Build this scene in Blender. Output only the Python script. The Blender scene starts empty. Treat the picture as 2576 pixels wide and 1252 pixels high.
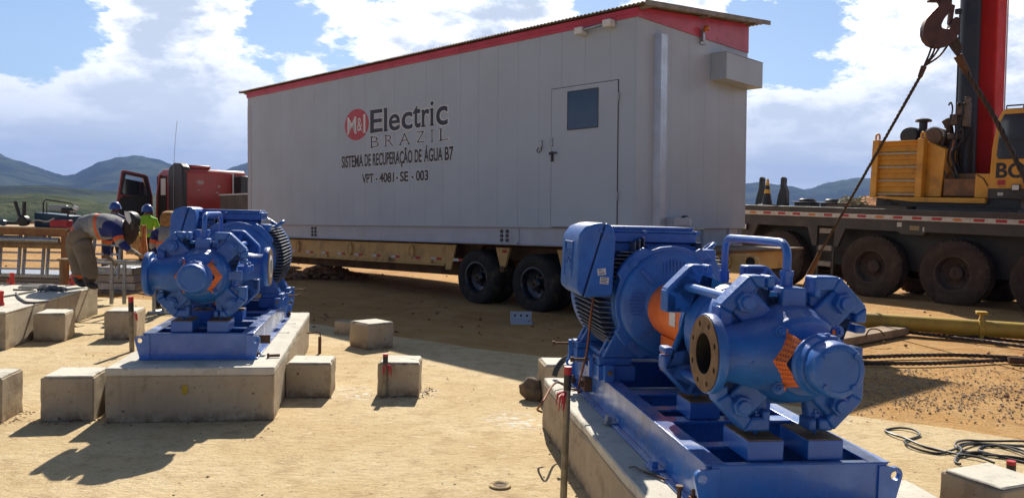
import bpy, bmesh, math, random
from mathutils import Vector, Matrix, noise
import numpy as np
random.seed(7)
R_ = math.radians
S = bpy.context.scene
COL = S.collection

# ---------------------------------------------------------------- camera
FPX, PITCH, ROLL, EYE, W, H = 2000.0, R_(2.5), R_(1.5), 1.6, 2576.0, 1252.0
cam_d = bpy.data.cameras.new('camera'); cam = bpy.data.objects.new('camera', cam_d); COL.objects.link(cam)
cam_d.sensor_width = 36; cam_d.lens = FPX / W * 36; cam_d.clip_start = .05; cam_d.clip_end = 60000
_F = Vector((0, math.cos(PITCH), -math.sin(PITCH))); _U0 = Vector((0, math.sin(PITCH), math.cos(PITCH))); _R0 = Vector((1, 0, 0))
_R = _R0 * math.cos(ROLL) + _U0 * math.sin(ROLL); _U = -_R0 * math.sin(ROLL) + _U0 * math.cos(ROLL)
cam.matrix_world = Matrix(((_R.x, _U.x, -_F.x, 0), (_R.y, _U.y, -_F.y, 0), (_R.z, _U.z, -_F.z, EYE), (0, 0, 0, 1)))
S.camera = cam
S.view_settings.view_transform = 'Standard'; S.view_settings.look = 'None'
S.view_settings.exposure = 0.72; S.view_settings.gamma = 1

# ---------------------------------------------------------------- sun and sky
SUN_EL, SUN_AZ = R_(39.3), R_(-.5)
sd = Vector((math.sin(SUN_AZ) * math.cos(SUN_EL), math.cos(SUN_AZ) * math.cos(SUN_EL), math.sin(SUN_EL)))
sl = bpy.data.lights.new('sun', 'SUN'); sl.energy = 5.0; sl.angle = R_(.5); sl.color = (1, .93, .82)
so = bpy.data.objects.new('sun', sl); COL.objects.link(so); so.rotation_euler = sd.to_track_quat('Z', 'Y').to_euler()

class NT:
    """small helper round a node tree"""
    def __init__(s, nt): s.nt = nt; s.n = nt.nodes; s.l = nt.links
    def new(s, t, **k):
        n = s.n.new(t)
        for a, b in k.items():
            if isinstance(b, bpy.types.NodeSocket): s.l.new(b, n.inputs[a])
            elif a in n.inputs: n.inputs[a].default_value = b
            else: setattr(n, a, b)
        return n
    def math(s, op, a, b=0.0, c=None, clamp=False):
        n = s.n.new('ShaderNodeMath'); n.operation = op; n.use_clamp = clamp
        for i, x in enumerate((a, b, c)):
            if x is None: continue
            if isinstance(x, bpy.types.NodeSocket): s.l.new(x, n.inputs[i])
            else: n.inputs[i].default_value = x
        return n.outputs[0]
    def vmath(s, op, a, b=(0, 0, 0)):
        n = s.n.new('ShaderNodeVectorMath'); n.operation = op
        for i, x in enumerate((a, b)):
            if isinstance(x, bpy.types.NodeSocket): s.l.new(x, n.inputs[i])
            else: n.inputs[i].default_value = x
        return n
    def noise(s, vec, scale, detail=6, rough=.55, dist=0.0):
        n = s.n.new('ShaderNodeTexNoise'); s.l.new(vec, n.inputs['Vector'])
        n.inputs['Scale'].default_value = scale; n.inputs['Detail'].default_value = detail
        n.inputs['Roughness'].default_value = rough; n.inputs['Distortion'].default_value = dist
        return n.outputs['Fac']
    def ramp(s, fac, stops, interp='LINEAR'):
        n = s.n.new('ShaderNodeValToRGB'); s.l.new(fac, n.inputs[0]); r = n.color_ramp; r.interpolation = interp
        while len(r.elements) < len(stops): r.elements.new(.5)
        for e, (p, c) in zip(r.elements, stops):
            e.position = p; e.color = (c, c, c, 1) if not isinstance(c, (tuple, list)) else (*c[:3], 1)
        return n.outputs['Color']
    def mix(s, fac, a, b, mode='MIX'):
        n = s.n.new('ShaderNodeMix'); n.data_type = 'RGBA'; n.blend_type = mode
        for i, x in ((0, fac), (6, a), (7, b)):
            if isinstance(x, bpy.types.NodeSocket): s.l.new(x, n.inputs[i])
            elif i == 0: n.inputs[0].default_value = x
            else: n.inputs[i].default_value = (*x[:3], 1)
        return n.outputs[2]
    def smooth(s, x, a, b, lo=0.0, hi=1.0):
        n = s.n.new('ShaderNodeMapRange'); n.interpolation_type = 'SMOOTHSTEP'
        s.l.new(x, n.inputs[0]); n.inputs[1].default_value = a; n.inputs[2].default_value = b
        n.inputs[3].default_value = lo; n.inputs[4].default_value = hi
        return n.outputs[0]

def ray(u, v):
    X, Y = u - W / 2, v - H / 2
    a = X * math.cos(ROLL) + Y * math.sin(ROLL); b = -X * math.sin(ROLL) + Y * math.cos(ROLL)
    x, t = a / FPX, -b / FPX
    return Vector((x, math.cos(PITCH) + t * math.sin(PITCH), -math.sin(PITCH) + t * math.cos(PITCH)))

world = bpy.data.worlds.new('World'); S.world = world; world.use_nodes = True
def build_sky():
    t = NT(world.node_tree); t.n.clear()
    out = t.new('ShaderNodeOutputWorld'); bg = t.new('ShaderNodeBackground'); t.l.new(bg.outputs[0], out.inputs[0])
    sky = t.new('ShaderNodeTexSky', sky_type='NISHITA', sun_disc=False, sun_elevation=SUN_EL, sun_rotation=SUN_AZ,
                altitude=900, air_density=1.0, dust_density=.6, ozone_density=1.2)
    d = t.vmath('NORMALIZE', t.new('ShaderNodeTexCoord').outputs['Generated']).outputs[0]
    sx = t.new('ShaderNodeSeparateXYZ', Vector=d)
    # clouds: seen side-on near the horizon, so the pattern is squashed in height
    sc = t.vmath('MULTIPLY', d, (1.0, 1.0, 2.1)).outputs[0]
    n1 = t.noise(sc, 4.2, 14, .63, .2)
    n2 = t.noise(sc, 13.0, 11, .66, .15)
    flat = t.noise(t.vmath('MULTIPLY', d, (1, 1, 6.5)).outputs[0], 5.5, 10, .6, .2)
    z = sx.outputs[2]
    low = t.smooth(z, .17, .02)                                    # towards the horizon the flat layers take over
    cov = t.math('ADD', t.math('MULTIPLY', t.math('SUBTRACT', n1, .5), 1.15), t.math('MULTIPLY_ADD', t.math('SUBTRACT', n2, .5), .72, .5))
    covl = t.math('ADD', t.math('MULTIPLY', t.math('SUBTRACT', flat, .5), 1.1), t.math('MULTIPLY_ADD', t.math('SUBTRACT', n2, .5), .45, .5))
    c = t.math('ADD', t.math('MULTIPLY', cov, t.math('SUBTRACT', 1.0, low)), t.math('MULTIPLY', covl, low))
    c = t.math('ADD', c, t.math('MULTIPLY', low, .17))
    # where clouds gather and where the blue shows (directions in the sky)
    for (u, v, rad, w) in [(60, 60, .10, -.20), (420, 50, .10, .10), (330, 170, .13, .16), (560, 250, .10, .13), (690, 60, .07, -.20), (600, 330, .05, -.16), (900, 170, .05, -.12),
                           (780, 170, .035, .13), (1010, 130, .06, .12), (1150, 20, .15, .17), (1500, 10, .05, -.2), (2000, 110, .10, -.22), (1930, 330, .06, .1), (1960, 60, .05, -.1),
                           (2250, 200, .16, .15), (2550, 200, .10, .14), (120, 330, .12, .10), (760, 90, .03, -.1)]:
        q = ray(u, v).normalized()
        dist = t.vmath('DISTANCE', d, q).outputs[1]
        c = t.math('ADD', c, t.smooth(dist, rad * 1.35, 0.0, 0.0, w * 1.1))
    c = t.math('SUBTRACT', c, t.smooth(z, .30, .7, 0.0, .16))
    mask = t.smooth(c, .42, .515)
    # silver edges, grey-blue thick cores (the sun stands behind them)
    core = t.math('ADD', t.math('MULTIPLY', t.smooth(c, .54, .80), 1.0), t.math('MULTIPLY', t.math('SUBTRACT', n2, .5), 1.1))
    ccol = t.ramp(core, [(.0, (1.1, 1.1, 1.09)), (.36, (.88, .89, .90)), (.70, (.67, .71, .77)), (1, (.49, .545, .62))])
    ccol = t.mix(t.math('MULTIPLY', t.smooth(z, .24, .02), .86), ccol, (.80, .835, .87))
    # the sun side of the sky glares through thin cloud
    gain = t.math('MULTIPLY_ADD', t.math('MULTIPLY', t.smooth(sx.outputs[1], -.1, .7), t.smooth(z, .75, .15)), .044, .040)
    gc = t.new('ShaderNodeCombineColor'); [t.l.new(gain, gc.inputs[i]) for i in range(3)]
    skyc = t.mix(1.0, sky.outputs[0], gc.outputs[0], 'MULTIPLY')
    veil = t.mix(t.math('MULTIPLY', t.smooth(z, .13, .0), .7), skyc, (.66, .71, .78))
    front = t.smooth(sx.outputs[1], -.35, .55)                      # the cloud bank lies towards the sun
    col = t.mix(t.math('MULTIPLY', mask, t.math('ADD', t.math('MULTIPLY', front, .6), .4)), veil, t.mix(front, (.22, .26, .34), ccol))
    t.l.new(col, bg.inputs[0]); bg.inputs[1].default_value = 1.0
build_sky()

# ---------------------------------------------------------------- materials
MATS = {}
def pm(name, c1, c2=None, scale=8.0, rough=.6, bump=0.0, bscale=None, metal=0.0, spec=.5, coat=0.0, detail=6, lo=.35, hi=.65, dirt=None, dscale=3.0, damt=.5, rvar=.1, streak=None, dust=0.0):
    """procedural paint / metal / cloth: two base colours mixed by noise, optional dirt patches, vertical streaks and bump"""
    if name in MATS: return MATS[name]
    m = bpy.data.materials.new(name); m.use_nodes = True; t = NT(m.node_tree); b = t.n['Principled BSDF']
    o = t.new('ShaderNodeTexCoord').outputs['Object']
    f = t.smooth(t.noise(o, scale, detail), lo, hi)
    col = t.mix(f, c1, c2 or [x * .8 for x in c1])
    if dirt:
        g = t.smooth(t.noise(o, dscale, 8, .65), .5, .72, 0, damt); col = t.mix(g, col, dirt)
    if streak:
        sv = t.vmath('MULTIPLY', o, (9, 9, .6)).outputs[0]
        g = t.smooth(t.noise(sv, 1.4, 6, .6), .52, .75, 0, streak[1]); col = t.mix(g, col, streak[0])
    if dust:
        nz = t.new('ShaderNodeSeparateXYZ', Vector=t.new('ShaderNodeNewGeometry').outputs['Normal']).outputs[2]
        dn = t.math('MULTIPLY', t.smooth(nz, .55, .95), t.smooth(t.noise(o, 13, 8, .7), .30, .62, .25, 1.0)); col = t.mix(t.math('MULTIPLY', dn, dust), col, (.40, .34, .26))
    t.l.new(col, b.inputs['Base Color'])
    rr = t.math('ADD', t.math('MULTIPLY', f, rvar), rough - rvar / 2, clamp=True); t.l.new(rr, b.inputs['Roughness'])
    b.inputs['Metallic'].default_value = metal; b.inputs['Specular IOR Level'].default_value = spec
    b.inputs['Coat Weight'].default_value = coat; b.inputs['Coat Roughness'].default_value = .12
    if bump:
        bn = t.new('ShaderNodeBump', Strength=bump, Distance=.01, Height=t.noise(o, bscale or scale * 4, 8, .6)); t.l.new(bn.outputs[0], b.inputs['Normal'])
    MATS[name] = m
    return m

def concrete(name, c1, c2, dark, scale=1.0):
    if name in MATS: return MATS[name]
    m = bpy.data.materials.new(name); m.use_nodes = True; t = NT(m.node_tree); b = t.n['Principled BSDF']
    p = t.new('ShaderNodeNewGeometry').outputs['Position']
    col = t.mix(t.smooth(t.noise(p, 2.2 * scale, 8, .6), .35, .65), c1, c2)
    sv = t.vmath('MULTIPLY', p, (7, 7, .9)).outputs[0]
    col = t.mix(t.smooth(t.noise(sv, 1.6, 7, .62), .52, .78, 0, .5), col, dark)
    col = t.mix(t.smooth(t.noise(p, 16 * scale, 5, .6), .58, .70, 0, .45), col, dark)
    sp_ = t.new('ShaderNodeSeparateXYZ', Vector=p).outputs[2]; col = t.mix(t.math('MULTIPLY', t.smooth(sp_, .12, .0), t.smooth(t.noise(p, 9, 6, .65), .40, .58, 0, .75)), col, (.17, .115, .065))
    pit = t.new('ShaderNodeTexVoronoi', Vector=p, Scale=22.0 * scale); pm_ = t.smooth(pit.outputs['Distance'], .14, .05)
    pm_ = t.math('MULTIPLY', pm_, t.smooth(t.noise(p, 5, 3), .47, .56))
    col = t.mix(t.math('MULTIPLY', pm_, .8), col, [x * .35 for x in dark])
    pb = t.new('ShaderNodeTexVoronoi', Vector=p, Scale=6.5 * scale); big = t.math('MULTIPLY', t.smooth(t.math('ADD', pb.outputs['Distance'], t.math('MULTIPLY', t.noise(p, 40, 3), .10)), .145, .095), t.smooth(t.noise(p, 3.1, 3), .45, .5)); col = t.mix(t.math('MULTIPLY', big, .85), col, [x * .38 for x in dark])
    col = t.mix(t.smooth(t.noise(p, 3.4 * scale, 9, .68, .5), .54, .66, 0, .45), col, [x * .8 for x in dark])
    t.l.new(col, b.inputs['Base Color']); b.inputs['Roughness'].default_value = .9; b.inputs['Specular IOR Level'].default_value = .25
    h = t.math('SUBTRACT', t.math('ADD', t.noise(p, 40 * scale, 8, .7), t.math('MULTIPLY', t.noise(p, 7, 5), .8)), t.math('MULTIPLY', pm_, 1.2))
    bn = t.new('ShaderNodeBump', Strength=.35, Distance=.012, Height=h); t.l.new(bn.outputs[0], b.inputs['Normal'])
    MATS[name] = m
    return m

BLUE = pm('blue_paint', (.019, .140, .51), (.016, .118, .45), 5, .36, .10, 60, spec=.55, coat=.25, dust=.22, dirt=(.20, .17, .13), dscale=5, damt=.16)
BLUE_CAST = pm('blue_cast_iron', (.021, .138, .48), (.016, .112, .41), 9, .42, .34, 45, spec=.5, coat=.18, dust=.26, dirt=(.22, .18, .13), dscale=4, damt=.22)
BLUE_DUSTY = pm('blue_dusty_steel', (.028, .165, .55), (.022, .14, .48), 6, .30, .10, 40, spec=.6, coat=.45, rvar=.22, dust=.35, dirt=(.26, .23, .18), dscale=3, damt=.45)
BARE = pm('unpainted_brown_steel', (.20, .115, .05), (.13, .075, .035), 14, .7, .2)
BORE = pm('dark_bore', (.012, .009, .007), (.02, .015, .01), 20, .8)
ORANGE = pm('orange_guard', (.88, .20, .02), (.78, .165, .015), 10, .5, .08, dirt=(.35, .2, .1), damt=.2)
STICKER = pm('white_sticker', (.72, .72, .70), (.62, .62, .60), 40, .6)
INK = pm('black_ink', (.03, .03, .035), (.02, .02, .02), 30, .6)
FINM = pm('motor_fin_paint', (.07, .095, .14), (.11, .125, .16), 8, .45, .1, dirt=(.3, .27, .22), dscale=6, damt=.4)
GALVS = pm('bright_galvanised_channel', (.52, .54, .56), (.45, .47, .49), 5, .34, .03, metal=.65, spec=.5)
GALV = pm('galvanised_steel', (.42, .44, .45), (.30, .32, .34), 18, .38, .06, metal=.75, spec=.5)
RUST = pm('rusty_steel', (.10, .055, .03), (.16, .085, .045), 20, .75, .3, metal=.3)
COPPER = pm('copper_wire', (.20, .075, .035), (.15, .055, .03), 15, .5, metal=.6)
CONC = concrete('cast_concrete', (.47, .385, .265), (.40, .325, .225), (.25, .19, .125))
CONC_TOP = concrete('pale_screed', (.66, .62, .52), (.55, .52, .44), (.30, .27, .21))
GREY = pm('grey_cabin_paint', (.41, .470, .518), (.39, .444, .492), 1.2, .42, .03, 90, spec=.5)
GREYB = pm('grey_beam_paint', (.42, .45, .49), (.39, .415, .455), 2, .45, .06, 40, dirt=(.25, .2, .15), damt=.25)
RED = pm('red_fascia_paint', (.54, .05, .080), (.47, .042, .066), 3, .4, .05, dirt=(.2, .05, .05), damt=.2)
ROOFM = pm('roof_sheet', (.27, .235, .175), (.21, .185, .14), 6, .6, .1)
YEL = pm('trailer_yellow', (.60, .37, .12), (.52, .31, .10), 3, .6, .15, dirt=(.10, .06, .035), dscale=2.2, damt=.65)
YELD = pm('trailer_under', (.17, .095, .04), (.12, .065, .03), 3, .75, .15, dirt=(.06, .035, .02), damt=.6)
TYRE = pm('tyre_rubber', (.020, .019, .018), (.035, .030, .026), 7, .8, .2, 60, spec=.25, dirt=(.11, .07, .045), dscale=3.5, damt=.7)
TYRED = pm('dusty_tyre_rubber', (.075, .052, .038), (.055, .04, .032), 5, .9, .25, 60, spec=.15, dirt=(.13, .085, .06), dscale=3, damt=.6)
RIMD = pm('dusty_rim', (.085, .055, .04), (.06, .04, .03), 6, .8, .1)
RIMB = pm('dark_rim', (.018, .02, .026), (.03, .032, .04), 9, .3, metal=.4, coat=.4)
BLACK = pm('black_plastic', (.018, .018, .019), (.028, .027, .026), 10, .5, .05)
CARR = pm('carrier_dark_grey', (.060, .052, .046), (.048, .042, .038), 3, .6, .1, dirt=(.13, .09, .06), dscale=2, damt=.5)
CRANEY = pm('crane_yellow', (.72, .33, .025), (.62, .275, .02), 3, .45, .06, dirt=(.18, .09, .03), dscale=2.5, damt=.45)
CRANER = pm('crane_red', (.60, .025, .02), (.52, .022, .017), 2.5, .62, .04, spec=.25)
CYLM = pm('black_cylinder', (.020, .021, .024), (.030, .030, .032), 4, .45, .05)
WHITE = pm('white_reflector', (.62, .58, .50), (.5, .46, .4), 14, .6, dirt=(.25, .17, .1), damt=.4)
REDREF = pm('red_reflector', (.45, .02, .02), (.36, .02, .02), 20, .4)
AMBER = pm('amber_lens', (.6, .2, .02), (.5, .15, .02), 20, .3)
GLASS = pm('dark_window_glass', (.012, .02, .035), (.02, .03, .045), 2, .06, spec=.9, coat=.6, rvar=.02)
GLASSD = pm('cab_glass', (.012, .016, .020), (.018, .022, .026), 2, .08, spec=.8, coat=.5, rvar=.02)
TRUCKR = pm('truck_red_paint', (.36, .028, .02), (.30, .022, .017), 2.5, .42, .05, coat=.2, dirt=(.16, .05, .04), dscale=2, damt=.4)
PATCH = pm('bare_primer_patch', (.42, .30, .28), (.30, .2, .18), 30, .7)
ROPE = pm('wire_rope', (.055, .038, .028), (.085, .058, .042), 30, .6, .4, 120, metal=.4)
CABLE = pm('black_cable', (.022, .021, .022), (.035, .033, .033), 20, .45)
WOOD = pm('weathered_timber', (.30, .20, .11), (.20, .13, .07), 6, .8, .3, streak=((.1, .06, .03), .5))
PLY = pm('plywood_sheet', (.42, .29, .16), (.36, .24, .13), 4, .8, .15)
BROWNP = pm('brown_painted_steel', (.30, .13, .04), (.24, .10, .03), 6, .6, .1)
REDTAPE = pm('red_tape', (.52, .03, .035), (.42, .02, .03), 30, .5)
BLKTAPE = pm('black_tape', (.02, .018, .018), (.03, .03, .03), 30, .45)
REDCAP = pm('red_plastic_cap', (.62, .04, .02), (.5, .03, .02), 20, .45)
ZINCP = pm('weathered_zinc_pipe', (.27, .24, .18), (.19, .165, .12), 16, .5, .1, metal=.5)
TRUNK_B = pm('toolbox_blue', (.012, .045, .085), (.015, .055, .10), 6, .4, .05)
SPRY = pm('yellow_spreader_paint', (.52, .33, .035), (.42, .26, .03), 4, .55, .1, dirt=(.16, .09, .03), dscale=3.5, damt=.6)
HOOKM = pm('hook_brown_steel', (.105, .045, .035), (.07, .034, .028), 6, .55, .15, metal=.2)

# ---------------------------------------------------------------- mesh helpers
class MB:
    """collects shapes and links them as ONE mesh object"""
    def __init__(s): s.bm = bmesh.new(); s.mi = 0
    def _tag(s, faces):
        for f in faces: f.material_index = s.mi
    def hexa(s, p):
        v = [s.bm.verts.new(q) for q in p]
        fs = [s.bm.faces.new([v[i] for i in f]) for f in ((0, 3, 2, 1), (4, 5, 6, 7), (0, 1, 5, 4), (1, 2, 6, 5), (2, 3, 7, 6), (3, 0, 4, 7))]
        s._tag(fs); return s
    def box(s, x0, x1, y0, y1, z0, z1, M=None):
        p = [Vector(q) for q in ((x0, y0, z0), (x1, y0, z0), (x1, y1, z0), (x0, y1, z0), (x0, y0, z1), (x1, y0, z1), (x1, y1, z1), (x0, y1, z1))]
        if M: p = [M @ q for q in p]
        return s.hexa(p)
    def prism(s, poly, axis, a, b, M=None):
        """polygon extruded along an axis; poly in the two other axes (x,z for 'y'; y,z for 'x'; x,y for 'z')"""
        def P(q, t):
            v = Vector((q[0], t, q[1])) if axis == 'y' else Vector((t, q[0], q[1])) if axis == 'x' else Vector((q[0], q[1], t))
            return M @ v if M else v
        A = [s.bm.verts.new(P(q, a)) for q in poly]; B = [s.bm.verts.new(P(q, b)) for q in poly]
        n = len(poly); fs = [s.bm.faces.new(A), s.bm.faces.new(B[::-1])]
        for i in range(n): fs.append(s.bm.faces.new((A[i], B[i], B[(i + 1) % n], A[(i + 1) % n])))
        s._tag(fs); return s
    def lathe(s, prof, axis='y', c=(0, 0, 0), n=32, M=None, cap=True, ph=0.0):
        """profile of (radius, position along the axis)"""
        c = Vector(c); rings = []
        for r, t in prof:
            ring = []
            for i in range(n):
                a = 2 * math.pi * i / n + ph; x, y = r * math.cos(a), r * math.sin(a)
                v = Vector((x, t, y)) if axis == 'y' else Vector((t, x, y)) if axis == 'x' else Vector((x, y, t))
                v += c; ring.append(s.bm.verts.new(M @ v if M else v))
            rings.append(ring)
        fs = []
        for A, B in zip(rings, rings[1:]):
            for i in range(n): fs.append(s.bm.faces.new((A[i], A[(i + 1) % n], B[(i + 1) % n], B[i])))
        if cap:
            fs.append(s.bm.faces.new(rings[0])); fs.append(s.bm.faces.new(rings[-1][::-1]))
        s._tag(fs); return s
    def cyl(s, a, b, r, n=12, r2=None):
        a, b = Vector(a), Vector(b); d = b - a; q = d.to_track_quat('Z', 'Y').to_matrix().to_4x4(); q.translation = a
        return s.lathe([(r, 0), (r if r2 is None else r2, d.length)], 'z', (0, 0, 0), n, q)
    def tube(s, pts, r, n=8, closed=False):
        pts = [Vector(p) for p in pts]; N = len(pts); rings = []; up = None
        for i, p in enumerate(pts):
            t = (pts[(i + 1) % N] - pts[i - 1]) if closed else (pts[min(i + 1, N - 1)] - pts[max(i - 1, 0)])
            t.normalize()
            if up is None: up = t.orthogonal().normalized()
            up = (up - t * up.dot(t)).normalized() if (up - t * up.dot(t)).length > 1e-4 else t.orthogonal().normalized()
            w = t.cross(up); rr = r[i] if isinstance(r, (list, tuple)) else r
            rings.append([s.bm.verts.new(p + (up * math.cos(2 * math.pi * k / n) + w * math.sin(2 * math.pi * k / n)) * rr) for k in range(n)])
        fs = []
        R2 = rings + ([rings[0]] if closed else [])
        for A, B in zip(R2, R2[1:]):
            for k in range(n): fs.append(s.bm.faces.new((A[k], A[(k + 1) % n], B[(k + 1) % n], B[k])))
        if not closed: fs += [s.bm.faces.new(rings[0][::-1]), s.bm.faces.new(rings[-1])]
        s._tag(fs); return s
    def build(s, name, mats, parent=None, bevel=0.0, smooth=True, ang=38, seg=2):
        bmesh.ops.recalc_face_normals(s.bm, faces=s.bm.faces[:])
        me = bpy.data.meshes.new(name); s.bm.to_mesh(me); s.bm.free()
        return link_mesh(name, me, mats, parent, bevel, smooth, ang, seg)

def link_mesh(name, me, mats, parent=None, bevel=0.0, smooth=True, ang=38, seg=2):
    for m in (mats if isinstance(mats, (list, tuple)) else [mats]): me.materials.append(m)
    if smooth:
        me.polygons.foreach_set('use_smooth', [True] * len(me.polygons)); me.set_sharp_from_angle(angle=R_(ang))
    else: me.polygons.foreach_set('use_smooth', [False] * len(me.polygons))
    o = bpy.data.objects.new(name, me); COL.objects.link(o)
    if parent: o.parent = parent
    if bevel:
        b = o.modifiers.new('bevel', 'BEVEL'); b.width = bevel; b.segments = seg; b.limit_method = 'ANGLE'; b.angle_limit = R_(40); b.harden_normals = False
    return o

def smoothpath(pts, k=6):
    """Catmull-Rom through the points"""
    pts = [Vector(p) for p in pts]; P = [pts[0] * 2 - pts[1]] + pts + [pts[-1] * 2 - pts[-2]]; out = []
    for i in range(1, len(P) - 2):
        a, b, c, d = P[i - 1:i + 3]
        for j in range(k):
            t = j / k
            out.append(.5 * ((2 * b) + (c - a) * t + (2 * a - 5 * b + 4 * c - d) * t * t + (3 * b - a - 3 * c + d) * t ** 3))
    return out + [pts[-1]]

def outline_mesh(splines, thick):
    """flat plate with holes: closed 2-D outlines filled and given thickness (z is the thickness)"""
    cu = bpy.data.curves.new('plate', 'CURVE'); cu.dimensions = '2D'; cu.fill_mode = 'BOTH'; cu.extrude = thick / 2
    for pts in splines:
        sp = cu.splines.new('POLY'); sp.points.add(len(pts) - 1); sp.use_cyclic_u = True
        for p, q in zip(sp.points, pts): p.co = (q[0], q[1], 0, 1)
    return curve_to_mesh(cu)
def curve_to_mesh(cu):
    o = bpy.data.objects.new('tmp', cu); COL.objects.link(o); dg = bpy.context.evaluated_depsgraph_get(); dg.update()
    me = bpy.data.meshes.new_from_object(o.evaluated_get(dg)); bpy.data.objects.remove(o); me.materials.clear()
    return me
def circle_pts(cx, cy, r, n=24): return [(cx + r * math.cos(2 * math.pi * i / n), cy + r * math.sin(2 * math.pi * i / n)) for i in range(n)]

def text_mesh(s, x0, x1, y0, y1, depth, offset=0.0, caps=None):
    """lettering fitted to a box in the xy plane; caps=(low, high) letters give the vertical fit so that accents may overshoot"""
    def raw(txt, off):
        cu = bpy.data.curves.new('txt', 'FONT'); cu.body = txt; cu.size = 1; cu.extrude = 0; cu.offset = off; cu.resolution_u = 4
        return curve_to_mesh(cu)
    me = raw(s, 0); co = np.array([v.co[:] for v in me.vertices]); lx, hx = co[:, 0].min(), co[:, 0].max()
    ref = raw(caps, 0) if caps else me; cr = np.array([v.co[:] for v in ref.vertices]); ly, hy = cr[:, 1].min(), cr[:, 1].max()
    kx, ky = (x1 - x0) / (hx - lx), (y1 - y0) / (hy - ly)
    if offset: me = raw(s, offset)
    for v in me.vertices: v.co = (x0 + (v.co.x - lx) * kx, y0 + (v.co.y - ly) * ky, 0)
    bm = bmesh.new(); bm.from_mesh(me); bmesh.ops.remove_doubles(bm, verts=bm.verts, dist=1e-5)
    ex = bmesh.ops.extrude_face_region(bm, geom=bm.faces[:]); bmesh.ops.translate(bm, vec=(0, 0, depth), verts=[g for g in ex['geom'] if isinstance(g, bmesh.types.BMVert)])
    bmesh.ops.recalc_face_normals(bm, faces=bm.faces[:]); bm.to_mesh(me); bm.free()
    return me

def tag(o, label=None, cat=None, group=None, kind=None):
    if label: o['label'] = label
    if cat: o['category'] = cat
    if group: o['group'] = group
    if kind: o['kind'] = kind
    return o
def empty(name, loc=(0, 0, 0), rz=0.0, label=None, cat=None, group=None, M=None):
    o = bpy.data.objects.new(name, None); COL.objects.link(o); o.empty_display_size = .2
    if M is not None: o.matrix_world = M
    else: o.location = loc; o.rotation_euler = (0, 0, rz)
    return tag(o, label, cat, group)
def copy_tree(o, parent=None):
    c = o.copy(); COL.objects.link(c)
    if parent: c.parent = parent
    for ch in list(o.children): copy_tree(ch, c)
    return c
def gp(u, v, z=0.0):
    """point at height z seen in that direction"""
    r = ray(u, v); t = (z - EYE) / r.z; return Vector((0, 0, EYE)) + r * t
def at(u, v, Y):
    r = ray(u, v); return Vector((0, 0, EYE)) + r * (Y / r.y)

# ================================================================= SETTING
def mat_dirt():
    m = bpy.data.materials.new('red_dirt'); m.use_nodes = True; t = NT(m.node_tree); b = t.n['Principled BSDF']
    p = t.new('ShaderNodeNewGeometry').outputs['Position']
    big = t.smooth(t.noise(p, .35, 6, .6), .35, .65); mid = t.smooth(t.noise(p, 2.4, 8, .65), .38, .66); fine = t.noise(p, 26, 8, .7)
    col = t.mix(big, (.40, .205, .07), (.50, .285, .105)); col = t.mix(t.math('MULTIPLY', mid, .6), col, (.53, .35, .165))
    col = t.mix(t.smooth(fine, .52, .72, 0, .5), col, (.20, .10, .05))
    tr = t.vmath('MULTIPLY', t.new('ShaderNodeMapping', Vector=p, Rotation=(0, 0, R_(43))).outputs[0], (.5, 3.2, 1)).outputs[0]
    col = t.mix(t.smooth(t.noise(tr, 1.3, 6, .6), .54, .68, 0, .35), col, (.24, .115, .05))
    t.l.new(col, b.inputs['Base Color']); b.inputs['Roughness'].default_value = .95; b.inputs['Specular IOR Level'].default_value = .1
    h = t.math('ADD', t.math('MULTIPLY', t.noise(p, 3.2, 6, .6), 1.6), t.math('MULTIPLY', t.noise(p, 18, 9, .72), .9))
    bn = t.new('ShaderNodeBump', Strength=.75, Distance=.05, Height=h); t.l.new(bn.outputs[0], b.inputs['Normal'])
    return m
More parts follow.
